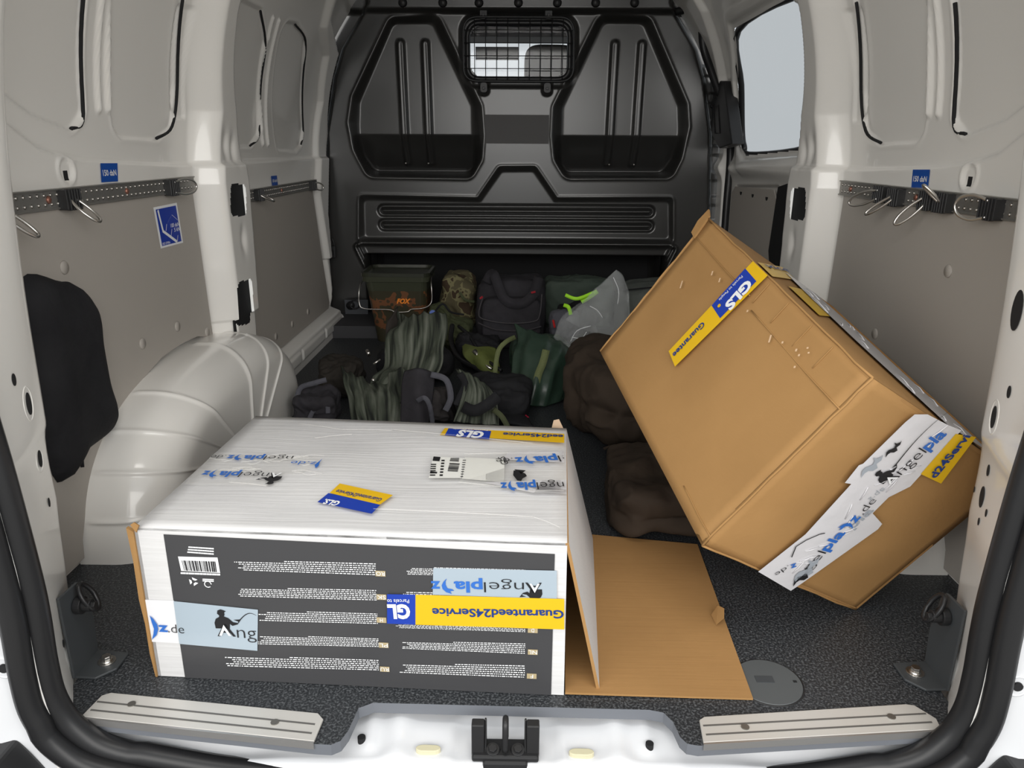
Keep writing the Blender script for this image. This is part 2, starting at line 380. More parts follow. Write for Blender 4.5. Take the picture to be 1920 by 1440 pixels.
def bulk_y(x, z):
    """how far the moulded face stands towards the cargo space (positive = towards the camera)"""
    d = np.zeros_like(x)
    for O, I in ((POCKL, FACEL), (POCKR, FACER)):
        so = sdr(x, z, O, .045); si = sdr(x, z, I, .03)
        t = np.clip(so/(so-si+1e-9), 0, 1); inside = so < 0
        rampd = np.where(si < 0, 1, np.where(inside, t, 0)); rampd = rampd*rampd*(3-2*rampd)
        d -= .038*rampd
        d -= .085*rampd*np.clip((.785-z)/.15, 0, 1)   # the foot of the pocket slopes away below a crease
        d += .004*np.exp(-(so/.006)**2)
    for xs in ((-.472, -.374), (.372, .478)):
        for xc in xs:
            s = seg_d(x, z, (xc, 1.125), (xc+.006*(1 if xc < 0 else -1), .675)); d += .013*step(s-.013, .014)-.004*step(s-.004, .008)
    so = sdr(x, z, LOWO, .02); si = sdr(x, z, LOWI, .015)
    t = np.clip(so/(so-si+1e-9), 0, 1); t = np.where(si < 0, 1, np.where(so < 0, t, 0)); t = t*t*(3-2*t)
    d -= .018*t; d += .003*np.exp(-(so/.005)**2)
    for zc in (.483, .424):
        s = seg_d(x, z, (-.565, zc), (.542, zc+.002)); d -= .013*step(s-.023, .008); d += .030*step(s-.009, .018)
    # window surround
    s = sdr(x, z, [(-.232,1.226),(.220,1.226),(.224,.966),(-.235,.966)], .06); d -= .012*step(s, .016)
    for xc in (-.142, .108): d -= .010*step(sdr(x, z, [(xc-.018,.995),(xc+.018,.995),(xc+.018,.935),(xc-.018,.935)], .016), .010)
    # lower lip with its two bent ends, dark undercut below
    d += .014*np.exp(-((z-.352)/.010)**2)*(np.abs(x+.015) < .66)
    for sx, xc in ((-1, -.675), (1, .650)):
        s = seg_d(x, z, (xc, .335), (xc-sx*.035, .255)); d += .016*step(s-.016, .014)-.020*step(s-.006, .008)
    d -= .22*ramp(.306-z, 0, .010)*(1-ramp(np.abs(x+.012), .60, .64))*ramp(z, -.012, -.002)
    # side flanges
    e = np.interp(z, [.0,.25,.79,1.0,1.104,1.26], [.80,.80,.765,.72,.68,.57]); o = np.abs(x+.005)-e
    d -= .035*ramp(o, 0, .02)
    for k in range(9):
        zc = .33+.1*k; d += .006*step(np.maximum(np.abs(z-zc)-.018, np.abs(o-.035)-.02), .006)*(z < 1.1)
    d += .03*ramp(z, 1.225, 1.245)
    return d
xs = np.arange(-.92, .921, .0048); zs = np.arange(-.02, 1.40, .0046); xx, zz = np.meshgrid(xs, zs, indexing='ij')
yy = 2.45-bulk_y(xx, zz); xc = (xx[:-1, :-1]+xx[1:, 1:])/2; zc = (zz[:-1, :-1]+zz[1:, 1:])/2
hole = (np.abs(xc+.012) < .60) & (zc > -.002) & (zc < .302)
hole |= (zc > .68) & (xc > halfw(zc)+.045)
hole |= sdr(xc, zc, [(-.195,1.190),(.182,1.190),(.186,1.003),(-.198,1.003)], .05) < 0
bk = sett(grid_mesh('wall_front', xx, yy, zz, BULK, ~hole), 'black moulded bulkhead with two seat shaped pockets and a small grilled window')
mb = MB(); X0, X1, Y0, Y1, Z0, Z1 = -.625, .601, 2.46, 2.72, -.006, .306; mb.add([(X0,Y0,Z0),(X1,Y0,Z0),(X1,Y0,Z1),(X0,Y0,Z1),(X0,Y1,Z0),(X1,Y1,Z0),(X1,Y1,Z1),(X0,Y1,Z1)], [(4,5,6,7),(0,1,5,4),(3,2,6,7),(0,4,7,3),(1,2,6,5)]); mb.build('underseat_recess', DARK, bk)
mb = MB()
for i in range(7):
    px = (755, 830, 898, 972, 1045, 1117, 1190)[i]; p = Y(px, 5, 2.415); mb.disc(p, (0, -1, 0), .017, .008, 14, r2=.012)
for k in range(7):
    zq = (.98, .90, .74, .66, .56, .44, .36)[k]
    for sx in (-1, 1): mb.disc((sx*(.775 if zq > .7 else .835)-.005, 2.476, zq), (0, -1, 0), .009, .006, 12, r2=.006)
mb.build('push_pin', BLACK, bk, True)
mb = MB()
for xq, rx in ((-.462, 0), (-.370, 0), (.365, 0), (.466, 0)): mb.disc((xq, 2.452, .672), (0, -1, .35), .006, .008, 10, r2=.003)
mb.build('rib_end_glint', STEEL, bk, True)  # bright steel discs stand in for highlights at the rib feet
mb = MB(); fr = [(-.145,.862),(.118,.862),(.118,.752),(-.145,.752)]
mb.prism([(a, 2.4498, b) for a, b in fr][::-1], (0, -.0012, 0)); mb.build('matte_band', principled('grey_matte_band', (.095, .092, .092), .7), bk)
# bulkhead window: pane, gasket, wire guard
wf = [(-.205,1.198),(.192,1.198),(.196,.995),(-.208,.995)]
def rrect(P, r, y, n=6):
    out = []
    for i in range(4):
        p0, p1, p2 = Vector(P[i-1]), Vector(P[i]), Vector(P[(i+1) % 4]); a = (p0-p1).normalized(); b = (p2-p1).normalized()
        for k in range(n+1):
            t = k/n; A = p1+a*r; B = p1+b*r; q = A*(1-t)**2+p1*2*t*(1-t)+B*t*t; out.append(Vector((q.x, y, q.y)))
    return out
GL2 = tinted('bulkhead_glass', .75)
pn = mesh('window_2', rrect(wf, .05, 2.475), [tuple(range(28))], GL2); sett(pn, 'small window in the black bulkhead looking into the cab')
mb = MB(); mb.tube(rrect(wf, .05, 2.462), .011, 8, True); mb.build('window_seal', RUB, pn, True)
gd = thing('window_guard', 'black welded wire grille over the small bulkhead window', 'grille', (0, 2.44, 1.1))
mb = MB(); GP = [(-.220,1.214),(.206,1.214),(.210,.985),(-.222,.985)]; mb.tube(rrect(GP, .055, 2.432), .005, 8, True); mb.build('guard_frame', BLACK, gd, True)
mb = MB()
for k in range(9):
    t = (k+1)/10; xk = -.22+.428*t; mb.tube([(xk, 2.432, 1.212), (xk, 2.432, .987)], .0016, 6)
for k in range(4):
    zk = .985+.229*(k+1)/5; mb.tube([(-.22, 2.430, zk), (.208, 2.430, zk)], .0016, 6)
mb.build('wire_mesh', BLACK, gd, True)
for xk, zk in ((-.142,.965),(.108,.965),(-.142,1.228),(.108,1.228)):
    mb = MB(); mb.prism(rrect([(xk-.014,zk+.016),(xk+.014,zk+.016),(xk+.014,zk-.022),(xk-.014,zk-.022)], .012, 2.438, 4), (0, -.006, 0)); mb.disc((xk, 2.432, zk-.006), (0, -1, 0), .006, .006, 10)
    mb.build('mounting_lug', BLACK, gd, bevel=.001)
# cab beyond the bulkhead
cab = MB(); cab.box((0, 3.55, .35), (1.9, .5, .9)); cab.box((0, 3.0, 1.42), (1.8, 1.1, .06)); cab.box((0, 3.62, 1.34), (1.8, .25, .12)); cab.box((0, 2.95, .0), (1.9, 1.5, .1))
cab.box((-.92, 3.3, .2), (.08, .6, .9)); cab.box((.92, 3.3, .2), (.08, .6, .9)); cab.box((-.12, 3.4, 1.19), (.22, .02, .06))
sett(cab.build('trim_1', principled('cab_trim', (.05, .05, .055), .7)), 'dark cab interior seen through the bulkhead window')
st = thing('driver_seat', 'black seat headrest seen through the right half of the bulkhead window', 'seat', (.13, 2.75, .3))
def soft(name, c, size, mat, parent=None, rz=0, rx=0, ry=0, k=4, amp=.02, fs=4, folds=0, fd=(0, 0, 1), n=26, seed=0, flat=True, taper=0, lean=(0, 0)):
    """padded, creased bag body: a rounded box swollen and dented by noise; sits on its own underside"""
    bm = bmesh.new(); bmesh.ops.create_cube(bm, size=2); bmesh.ops.subdivide_edges(bm, edges=bm.edges[:], cuts=n, use_grid_fill=True)
    R = Matrix.Rotation(rz, 3, 'Z') @ Matrix.Rotation(ry, 3, 'Y') @ Matrix.Rotation(rx, 3, 'X'); S = Vector(size)/2; sd = Vector((seed*3.1, seed*1.7, seed*.9))
    for v in bm.verts:
        p = v.co.copy(); l = (abs(p.x)**k+abs(p.y)**k+abs(p.z)**k)**(1/k); u = p/l
        q = Vector((u.x*S.x, u.y*S.y, u.z*S.z)); nn = Vector((u.x/S.x, u.y/S.y, u.z/S.z)).normalized()
        a = noise.noise(q*fs*3+sd)*amp
        a += -abs(noise.noise(q*fs*7+sd*2))*amp*.8
        if folds: a += -abs(math.sin((q.dot(Vector(fd)))*folds+noise.noise(q*5+sd)*3.5))**.6*amp*.7
        h = (u.z+1)/2; tp = 1-taper*h
        q = Vector((q.x*tp+lean[0]*h, q.y*tp+lean[1]*h, q.z))+nn*a
        if flat and q.z < -S.z*.93: q.z = -S.z*.93
        v.co = R @ q + Vector(c)
    me = bpy.data.meshes.new(name); bm.to_mesh(me); bm.free()
    o = link(name, me, mat, None, True)
    if parent is not None: rebase(o, parent)
    return o
soft('headrest', (.135, 2.92, 1.075), (.235, .10, .20), DARK, st, amp=.002, n=10); soft('backrest', (.135, 2.94, .62), (.46, .14, .66), BLACK, st, amp=.003, n=10)
mb = MB(); mb.box((.13, 3.0, .25), (.46, .4, .16)); mb.box((.13, 3.0, .12), (.3, .3, .16)); mb.build('seat_base', BLACK, st, bevel=.02)

# ------------------------------------------------------------------ roof
ns = 24; prof = []
for i in range(ns+1):
    a = math.pi*i/ns; prof.append((-.5*math.cos(a)*1.0, 1.372+.03*math.sin(a)))
ys_ = [.03, .10, .12, 1.1, 1.14, 1.24, 1.28, 2.2, 2.24, 2.52]; dz_ = [-.03, -.03, 0, 0, -.025, -.025, 0, 0, -.02, -.02]
v = []; f = []
for yk, dk in zip(ys_, dz_):
    for x_, z_ in prof: v.append((x_*1.03, yk, z_+dk))
for a in range(len(ys_)-1):
    for b in range(ns): i = a*(ns+1)+b; f.append((i, i+1, i+ns+2, i+ns+1))
ceil = sett(mesh('ceiling', v, f, PAINT, smooth=True, solid=.006), 'white van roof with cross bows')

# ------------------------------------------------------------------ load floor (deck) with rounded notch
out = [(-.206,.120),(-.188,.131),(.196,.125),(.215,.120),(.225,.102),(.229,.075),(.236,.064),(.25,.061),(.58,.092),(.600,.097),(.618,.118),(.622,.178),(.66,.27),(.80,.40),(.80,1.5),(.84,1.6),(.84,2.46),(-.84,2.46),(-.84,1.6),(-.80,1.5),(-.80,.40),(-.66,.27),(-.627,.178),(-.622,.109),(-.606,.094),(-.574,.092),(-.248,.054),(-.228,.053),(-.217,.060),(-.211,.078)]
mb = MB(); n = len(out); mb.add([(a, b, 0) for a, b in out]+[(a, b, -.017) for a, b in out], [tuple(range(n))], 0)
mb.f += [(i, n+i, n+(i+1) % n, (i+1) % n) for i in range(n)]; mb.m += [1]*n
mb.f += [tuple(range(n, 2*n))[::-1]]; mb.m += [1]
sett(mb.build('floor', [FLOORM, DECKEDGE]), 'dark speckled load floor board')
# under-sill pressing
xs = np.arange(-.66, .661, .006); ys = np.arange(-.05, .30, .005); XX, YY = np.meshgrid(xs, ys, indexing='ij')
edge = .074+.03*(np.abs(XX)/.6)**4
Z = -.034-.012*ramp(.135-YY, 0, .05)*ramp(np.abs(XX), -.1, .25)-.055*ramp(edge-YY, 0, .030)-.02*ramp(.04-YY, 0, .04)
Z += .010*np.exp(-(((np.abs(XX)-.150)/.020)**2))*ramp(YY, .05, .09)
Z += .007*step(sdr(XX, YY, [(-.07,.14),(.066,.14),(.07,.045),(-.075,.045)], .02)-.0, .02)*-1
Z += .006*np.exp(-((np.abs(XX)-.19)/.012)**2)*ramp(YY, .08, .1)
Z -= .008*np.exp(-((np.abs(XX)-.36)/.05)**2-((YY-.095)/.02)**2)
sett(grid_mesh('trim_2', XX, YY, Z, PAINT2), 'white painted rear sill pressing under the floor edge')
mb = MB()
for a, b in ((678,1384),(1218,1396),(820,1330),(1078,1335)):
    p = on(a, b, 2, -.035); mb.disc((p.x, p.y, -.046), (0, 0, 1), .0055, .0135, 14)
sh = mb.build('sill_hole', DARK, bpy.data.objects['trim_2'])
mb = MB()
for a, b in ((803,1408),(1090,1415)):
    p = on(a, b, 2, -.04); mb.prism([(p.x+.011*math.cos(t)+(.006 if math.cos(t) > 0 else -.006), p.y+.006*math.sin(t), -.050) for t in np.linspace(0, 6.0, 16)], (0, 0, .0155))
mb.build('sill_plug', principled('cream_plug', (.62, .58, .40), .5), bpy.data.objects['trim_2'], bevel=.001)
# ------------------------------------------------------------------ rear posts beside the opening
SEALC = [(-.585, 1.30), (-.612, 1.0), (-.625, .75), (-.613, .50), (-.603, .36), (-.597, .23), (-.597, .17), (-.600, .10), (-.597, .045), (-.578, .002), (-.535, -.032), (-.44, -.056), (-.35, -.070), (-.18, -.080), (0, -.082)]
def post(side, name):
    zz_ = [-.06, -.03, 0, .05, .10, .15, .20, .245, .255, .30, .352, .364, .374, .45, .55, .66, .80, .95, 1.10, 1.25, 1.38]
    zi = [-.04,.14,.36,.59,.81,1.0,1.2,1.38]; xi = [.675,.662,.655,.649,.630,.585,.50,.40]
    zs2 = [-.06,-.02,0,.045,.10,.17,.23,.36,.5,.75,1.0,1.3,1.4]; xs2 = [.56,.572,.580,.590,.592,.589,.589,.595,.605,.612,.60,.57,.5]
    V = []; nrow = 0
    for z in zz_:
        a = float(np.interp(z, zs2, xs2)); b = float(np.interp(z, zi, xi)); up = .006 if z > .36 else 0
        if abs(z-.25) < .01: up += .003
        a = max(a-.0, 0); w_ = float(halfw(np.array(z)))
        if z > .9: w_ = max(w_, b+.02)
        row = [(a+.02, .045), (a, .058), (a+.004-up, .075), (a+.018-up, .11), ((a+b)/2+.004-up, .165), (b-.006-up, .225), (b-up, .243), (b+.006-up, .256), (b+.03, .266), (max(w_, b+.04), .275+.10*max(0, 1-z/.4)), (w_+.03, .40)]
        nrow = len(row); V += [(side*x, y, z) for x, y in row]
    Fq = []
    for i in range(len(zz_)-1):
        for j in range(nrow-1):
            q = (i*nrow+j, i*nrow+j+1, (i+1)*nrow+j+1, (i+1)*nrow+j); Fq.append(q if side < 0 else q[::-1])
    o = mesh(name, V, Fq, PAINT, None, True, sub=1)
    return sett(o)
pl = post(-1, 'trim_3'); pl['label'] = 'white rear post left of the loading opening'
pr_ = post(1, 'trim_4'); pr_['label'] = 'white rear post right of the loading opening'
bpy.context.view_layer.update()
def surf(o, px, py):
    """point and normal where a sight line meets a built object"""
    dg = bpy.context.evaluated_depsgraph_get(); e = o.evaluated_get(dg); d = pix(px, py).normalized()
    ok, loc, nor, _ = e.ray_cast(o.matrix_world.inverted() @ CAM, d)
    return (o.matrix_world @ loc, nor if nor.dot(d) < 0 else -nor) if ok else (None, None)
for o, L_ in ((pl, ((25,712,.006,1.5),(53,757,.009,1.9),(74,860,.009,1.5),(91,942,.005,1.5),(118,1207,.005,1.3))),
              (pr_, ((1893,735,.006,1.5),(1864,782,.009,1.9),(1854,882,.006,1.5),(1842,932,.012,1.4),(1828,918,.0035,1.4),(1818,940,.004,1.5),(1850,962,.004,1.5),(1836,978,.004,1.5),(1908,582,.016,1.8)))):
    mb = MB(); mr = MB()
    for px, py, r, asp in L_:
        p, nn = surf(o, px, py)
        if p is None: continue
        a = Vector((0, 0, 1)); b = nn.cross(a).normalized(); ring_ = [p+nn*.0006+(b*math.cos(t)*r+a*math.sin(t)*r*asp)*.9 for t in np.linspace(0, 2*math.pi, 20, endpoint=False)]
        mb.prism(ring_, nn*.0006)
        if r > .008 and px != 1908 and px != 1842:
            mr.tube([p-nn*.001+(b*math.cos(t)*r*1.7+a*math.sin(t)*r*asp*1.35) for t in np.linspace(0, 2*math.pi, 24, endpoint=False)], .0018, 8, True)
    mb.build('post_hole', DARK, o); 
    if mr.v: mr.build('pressed_ring', PAINT, o, True)
# outer body beside the seal + bumper
def mir(pts, s): return [(s*x, y, z) for x, y, z in pts]
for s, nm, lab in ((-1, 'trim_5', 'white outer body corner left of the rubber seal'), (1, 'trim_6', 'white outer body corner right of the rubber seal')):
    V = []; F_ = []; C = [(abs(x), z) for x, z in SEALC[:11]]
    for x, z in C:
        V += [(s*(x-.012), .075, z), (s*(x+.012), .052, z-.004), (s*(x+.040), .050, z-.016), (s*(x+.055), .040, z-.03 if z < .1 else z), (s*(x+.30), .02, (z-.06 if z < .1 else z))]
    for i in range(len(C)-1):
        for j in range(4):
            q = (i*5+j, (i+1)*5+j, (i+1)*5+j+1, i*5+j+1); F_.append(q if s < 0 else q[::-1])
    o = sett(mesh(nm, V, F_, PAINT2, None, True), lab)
    p, nn = surf(o, 8 if s < 0 else 1907, 1252 if s < 0 else 1286)
    if p is not None:
        mb = MB(); mb.disc(p, nn, .006, .003, 14); mb.build('body_screw', DARK, o)
        mb = MB(); mb.tube([p+nn.orthogonal().normalized()*.014*math.cos(t)+nn.cross(nn.orthogonal()).normalized()*.014*math.sin(t) for t in np.linspace(0, 6.28, 16, endpoint=False)], .002, 6, True); mb.build('body_boss', PAINT2, o, True)
bm_ = MB(); prof = [(.12, -.125), (.05, -.120), (.02, -.105), (-.10, -.105), (-.13, -.13), (-.14, -.30), (.12, -.30)]
for s in (1,):
    n_ = 24; V = []; F_ = []; K = len(prof)
    for i in range(n_+1):
        x = -.95+1.9*i/n_; lift = .112*(ramp(np.array(abs(x)), .565, .625)); cur = .10*(abs(x)/.95)**3
        V += [(x, y+cur*(y < .04), z+float(lift)*(1 if y < .06 else .2)) for y, z in prof]
    for i in range(n_):
        for j in range(K): F_.append((i*K+j, i*K+(j+1) % K, (i+1)*K+(j+1) % K, (i+1)*K+j))
    tag(mesh('rear_bumper', V, F_, BLACK, None, False, bevel=.004), 'black plastic rear bumper below the loading sill', 'bumper')
# opening seal: double lipped rubber
full = [(x, .062, z) for x, z in SEALC]; full = full+[(-x, y, z) for x, y, z in full[::-1][1:]]
P_ = catmull(full, 6)
sg = thing('opening_seal', 'double lipped black rubber seal framing the rear loading opening', 'seal', (0, .05, -.06))
mb = MB(); mb.tube([(x*.995, y+.012, z+.004*(abs(x) < .5)) for x, y, z in P_], .0165, 12); mb.build('inner_lip', RUB, sg, True)
mb = MB(); mb.tube([(x*1.018, y-.010, z-.010*(abs(x) < .59)) for x, y, z in P_], .0155, 12); mb.build('outer_lip', RUB, sg, True)
# garage ground outside
sett(mesh('trim_7', [(-15,-15,-.62),(15,-15,-.62),(15,15,-.62),(-15,15,-.62)], [(0,1,2,3)], principled('garage_concrete', (.33, .32, .30), .6)), 'grey garage floor outside the van')

# ------------------------------------------------------------------ wheel arches
def arch(side, lab):
    nt, nsn = 300, 46; V = np.zeros((nt+1, nsn+1, 3)); yc, ry, rz, xin = .965, .485, .285, .640; rc = .095
    L1 = .797-xin-rc if .797-xin-rc > .03 else .03; L2 = rc*math.pi/2; L3 = .30; tot = L1+L2+L3
    for i in range(nt+1):
        t = math.pi*i/nt; c, s = math.cos(t), math.sin(t); k = 2.45
        ex = math.copysign(abs(c)**(2/k), c); ez = abs(s)**(2/k)
        dirn = np.array([ex*ry, ez*rz]); L = np.linalg.norm(dirn); un = dirn/L
        for j in range(nsn+1):
            s_ = tot*j/nsn; rib = 0
            if s_ < L1: x = xin+rc+L1-s_; rad = 0
            elif s_ < L1+L2: a = (s_-L1)/rc; x = xin+rc-rc*math.sin(a); rad = rc*(1-math.cos(a))
            else: x = xin; rad = rc+(s_-L1-L2)
            # raised ribs across the crown and down the inner face
            if .03 < s_ < L1+L2+.20:
                for t0 in (.22, .52, .80, 1.10, 1.62, 1.95, 2.28): rib += .0050*math.exp(-((t-t0)/.013)**2)
            f = max(0, 1-rad*1.05/L)
            px_ = x-(rib if s_ > L1+L2*.5 else 0); g = rib if s_ <= L1+L2*.5 else 0
            V[i, j] = (side*px_, yc-(ex*ry)*f-un[0]*g, ez*rz*f+un[1]*g)
    return tag(grid_mesh('wheel_arch', V[..., 0], V[..., 1], V[..., 2]+.0, PAINT, flip=side > 0), lab, 'wheel arch')
arch(-1, 'white painted ribbed wheel arch hump behind the white carton'); arch(1, 'white painted wheel arch hump mostly hidden behind the tilted brown carton')
# ------------------------------------------------------------------ hardboard panels
def wallpoly(px, side, off=.004):
    out = []
    for a, b in px:
        X = on(a, b, 0, side*.8)
        for _ in range(12): X = on(a, b, 0, side*(float(halfw(np.array(X.z)))-off-.010))
        out.append(X)
    return out
def panel(lab, pts, side, plugs):
    t = thing('side_panel', lab, 'panel', (side*.782, *pts[0]))
    q = [(side*.784, a, b) for a, b in pts]
    mb = MB(); mb.prism(q, (-side*.004, 0, 0)); mb.build('board', BOARD, t, bevel=.001)
    for a, b in plugs:
        mb = MB(); mb.disc((side*.7805, a, b), (-side, 0, 0), .0125, .003, 18, r2=.011); mb.build('push_plug', BOARD, t, True)
    return t
PA = [(.35,.655),(1.120,.640),(1.13,.45),(1.14,.268),(1.05,.292),(.965,.297),(.86,.292),(.74,.265),(.64,.225),(.56,.175),(.505,.115),(.475,.055),(.47,.02),(.35,.02)]
panel('grey hardboard lining panel on the left wall beside the blue diagram sticker', PA, -1, [(.560,.537),(.783,.343),(.949,.341),(1.105,.290)])
panel('grey hardboard lining panel on the right wall below the rail full of hooks', PA, 1, [(.625,.533),(.86,.36)])
PB = [(1.37,.600),(2.18,.600),(2.255,.315),(2.32,.12),(2.30,.10),(1.37,.10)]
t = panel('grey hardboard lining panel in the front bay of the left wall', PB, -1, [(1.62,.15),(1.80,.15),(2.0,.15)])
t2 = thing('side_panel', 'grey hardboard lining panel low on the sliding door behind the brown carton', 'panel', (.82, 2, .3))
mb = MB(); mb.prism([(.836, a, b) for a, b in ((1.72,.08),(2.28,.08),(2.30,.575),(2.26,.60),(1.80,.612),(1.76,.58))], (-.004, 0, 0)); mb.build('board', BOARD, t2, bevel=.001)
for a in (1.86, 2.02, 2.17):
    mb = MB(); mb.prism([(.8318, a+.012*math.cos(k), .585+.012*math.sin(k)) for k in np.linspace(math.pi, 2*math.pi, 8)], (-.001, 0, 0)); mb.build('notch_mark', DARK, t2)

# ------------------------------------------------------------------ lashing rails
def rail(lab, side, y0, y1, rivets, z=.652):
    t = thing('lashing_rail', lab, 'rail', (side*.78, y0, z))
    x = side*.782
    mb = MB(); mb.box((x, (y0+y1)/2, z), (.010, y1-y0, .034)); mb.box((x-side*.006, (y0+y1)/2, z+.0155), (.004, y1-y0, .003)); mb.box((x-side*.006, (y0+y1)/2, z-.0155), (.004, y1-y0, .003))
    mb.build('rail_profile', GALV, t, bevel=.0008)
    mb = MB(); k = 0
    while y0+.012+k*.018 < y1-.008:
        for dz in (-.0075, .0075): mb.disc((x-side*.005, y0+.012+k*.018, z+dz), (-side, 0, 0), .0036, .0022, 8, r2=.0015)
        k += 1
    mb.build('dimples', STEEL, t, True)
    for a in rivets:
        mb = MB(); mb.disc((x-side*.005, a, z), (-side, 0, 0), .007, .003, 10, r2=.004); mb.build('rivet', principled('coppery_rivet', (.42, .20, .15), .4, .8), t, True)
rail('long perforated steel lashing rail on the left wall below the blue load sticker', -1, .36, 1.128, (.545, .805))
rail('short perforated steel lashing rail in the front bay of the left wall', -1, 1.37, 2.235, (1.8, 2.2), .600)
rail('perforated steel lashing rail with many hooks on the right wall', 1, .36, 1.142, (1.08, .775, .54))
def hook(lab, side, y, z, tipy, tipz, tipx=.045, wy=.016, wz=.0, L=.040, group=None):
    """lashing fitting: ribbed black slider and a steel wire loop"""
    t = thing('lashing_hook', lab, 'hook', (side*.77, y, z), group)
    mb = MB(); mb.box((side*.769, y, z), (.018, L, .034))
    for k in range(5): mb.box((side*.762, y-L/2+.006+k*.008, z), (.010, .003, .036))
    mb.build('slider', BLACK, t, bevel=.002)
    A = Vector((side*.762, y, z)); T = Vector((side*(.762-tipx), tipy, tipz)); ax = (T-A); Wv = Vector((0, wy, wz))
    pts = [A-Wv*.7, A+ax*.45-Wv*1.1, A+ax*.85-Wv*.8, A+ax*1.0, A+ax*.85+Wv*.8, A+ax*.45+Wv*1.1, A+Wv*.7]
    mb = MB(); mb.tube(catmull(pts, 5), .0028, 8); mb.build('wire_loop', STEEL, t, True)
hook('black slider with a steel loop hanging down, middle of the left wall rail', -1, .590, .650, .598, .612, .036, .014)
hook('black slider with a steel loop turned forward, front end of the long left rail', -1, .985, .650, 1.050, .650, .022, 0, .015)
hook('dark lashing hook at the rear end of the left wall rail beside the white post', -1, .40, .648, .430, .605, .03, .012)
hook('small black slider with steel loop at the rear of the front left rail', -1, 1.55, .600, 1.575, .580, .03, .012)
hook('small black slider with steel loop at the front end of the front left rail', -1, 2.15, .598, 2.18, .590, .025, 0, .012)
hook('frontmost lashing hook on the right wall rail, loop swung towards the front', 1, .905, .650, .960, .630, .035, .0, .012)
hook('second lashing hook from the front on the right wall rail, thin loop hanging', 1, .838, .648, .872, .612, .035, .004, .004)
hook('third lashing hook from the front on the right wall rail, loop pointing down and forward', 1, .712, .650, .740, .606, .036, .004, .009)
hook('lashing hook on the right wall rail with its loop standing up', 1, .658, .650, .668, .680, .03, .006, .0)
hook('rearmost lashing hook on the right wall rail beside the white post', 1, .515, .650, .565, .652, .025, 0, .018)

# ------------------------------------------------------------------ text
_tc = {}
def glyph(s, bold, shear=0):
    k = (s, bold, shear)
    if k not in _tc:
        cu = bpy.data.curves.new('t', 'FONT'); cu.body = s; cu.offset = bold; cu.shear = shear; cu.resolution_u = 3
        o = bpy.data.objects.new('t', cu); COL.objects.link(o); bpy.context.view_layer.update()
        me = bpy.data.meshes.new_from_object(o.evaluated_get(bpy.context.evaluated_depsgraph_get()))
        v = [Vector(p.co) for p in me.vertices]; f = [tuple(p.vertices) for p in me.polygons]
        bpy.data.objects.remove(o); bpy.data.meshes.remove(me); x0 = min(p.x for p in v); x1 = max(p.x for p in v)
        _tc[k] = ([Vector(((p.x-x0)/(x1-x0), p.y)) for p in v], f)
    return _tc[k]
def put_text(mb, s, A, B, nrm, h, bold=0, mi=0, clip=(0, 1), shear=0, lift=.0012):
    """flat lettering from A to B (reading direction) on a surface with outward normal nrm; h = cap height"""
    v, f = glyph(s, bold, shear); d = B-A; up = nrm.cross(d).normalized()
    keep = [q for q in f if all(clip[0]-.001 <= v[i].x <= clip[1]+.001 for i in q)]
    mb.add([A+d*p.x+up*(p.y/.70*h)+nrm*lift for p in v], keep, mi)
def quad(mb, pts, nrm, lift, mi=0): mb.add([p+nrm*lift for p in pts], [tuple(range(len(pts)))], mi)
ANGLER = [(-.5,0),(-.52,.35),(-.42,.60),(-.22,.72),(-.20,.82),(-.30,.92),(-.26,1.12),(-.08,1.20),(.08,1.14),(.20,1.08),(.10,1.02),(.10,.86),(.05,.76),(.28,.66),(.50,.42),(.78,.36),(.80,.46),(.55,.56),(.98,.60),(.75,.28),(.45,.18),(.32,.30),(.28,0)]
def logo(mb, A, B, nrm, h, mi_k=0, mi_b=1, man=True, rod=True, rl=.62, clip=(0, 1), lift=.0012):
    """shop lettering: thin Angel, bold blue pla z with the fish-shaped t, small .de, angler above the A"""
    d = B-A; L = d.length; u = d.normalized(); up = nrm.cross(u).normalized()
    def span(s, a, b, mi, bold, hh=1):
        if b < clip[0] or a > clip[1]: return
        c = (max(0, (clip[0]-a)/(b-a)), min(1, (clip[1]-a)/(b-a))); put_text(mb, s, A+d*a, A+d*b, nrm, h*hh, bold, mi, c, lift=lift)
    span('A', 0, .12, mi_k, .0); span('ngel', .13, .42, mi_k, -.012); span('pla', .43, .64, mi_b, .03); span('z', .74, .81, mi_b, .03)
    span('.de', .83, .98, mi_k, -.012, .8)
    if clip[0] < .69 < clip[1]:
        q = [(.66,1.15),(.70,1.0),(.725,.7),(.73,.35),(.715,0),(.69,-.3),(.70,.0),(.70,.3),(.69,.62),(.655,.70),(.64,.85),(.67,.9)]
        mb.add([A+d*a+up*(b*h)+nrm*lift for a, b in q], [tuple(range(len(q)))], mi_b)
    if man and clip[0] <= .02:
        k = h*1.25; c = A+d*.055
        mb.add([c+u*(a*k)+up*(b*k+h*.62)+nrm*lift for a, b in ANGLER], [tuple(range(len(ANGLER)))], mi_k)
        tri = [(-.30,.05),(-.02,.62),(.26,.05),(.14,.05),(-.02,.36),(-.18,.05)]
        mb.add([c+u*(a*h*1.5)+up*(b*h*1.5)+nrm*(lift*1.4) for a, b in tri], [tuple(range(6))], 2)
        if rod:
            pts = []
            for t in np.linspace(0, 1, 12): pts.append(c+u*(k*.9+(L*rl)*t)+up*(h*.62+k*.55+h*.55*math.sin(t*math.pi*.75))+nrm*lift)
            for i in range(11):
                w0 = h*.05*(1-i/13); mb.add([pts[i]-up*w0, pts[i+1]-up*w0, pts[i+1]+up*w0, pts[i]+up*w0], [(0, 1, 2, 3)], mi_k)
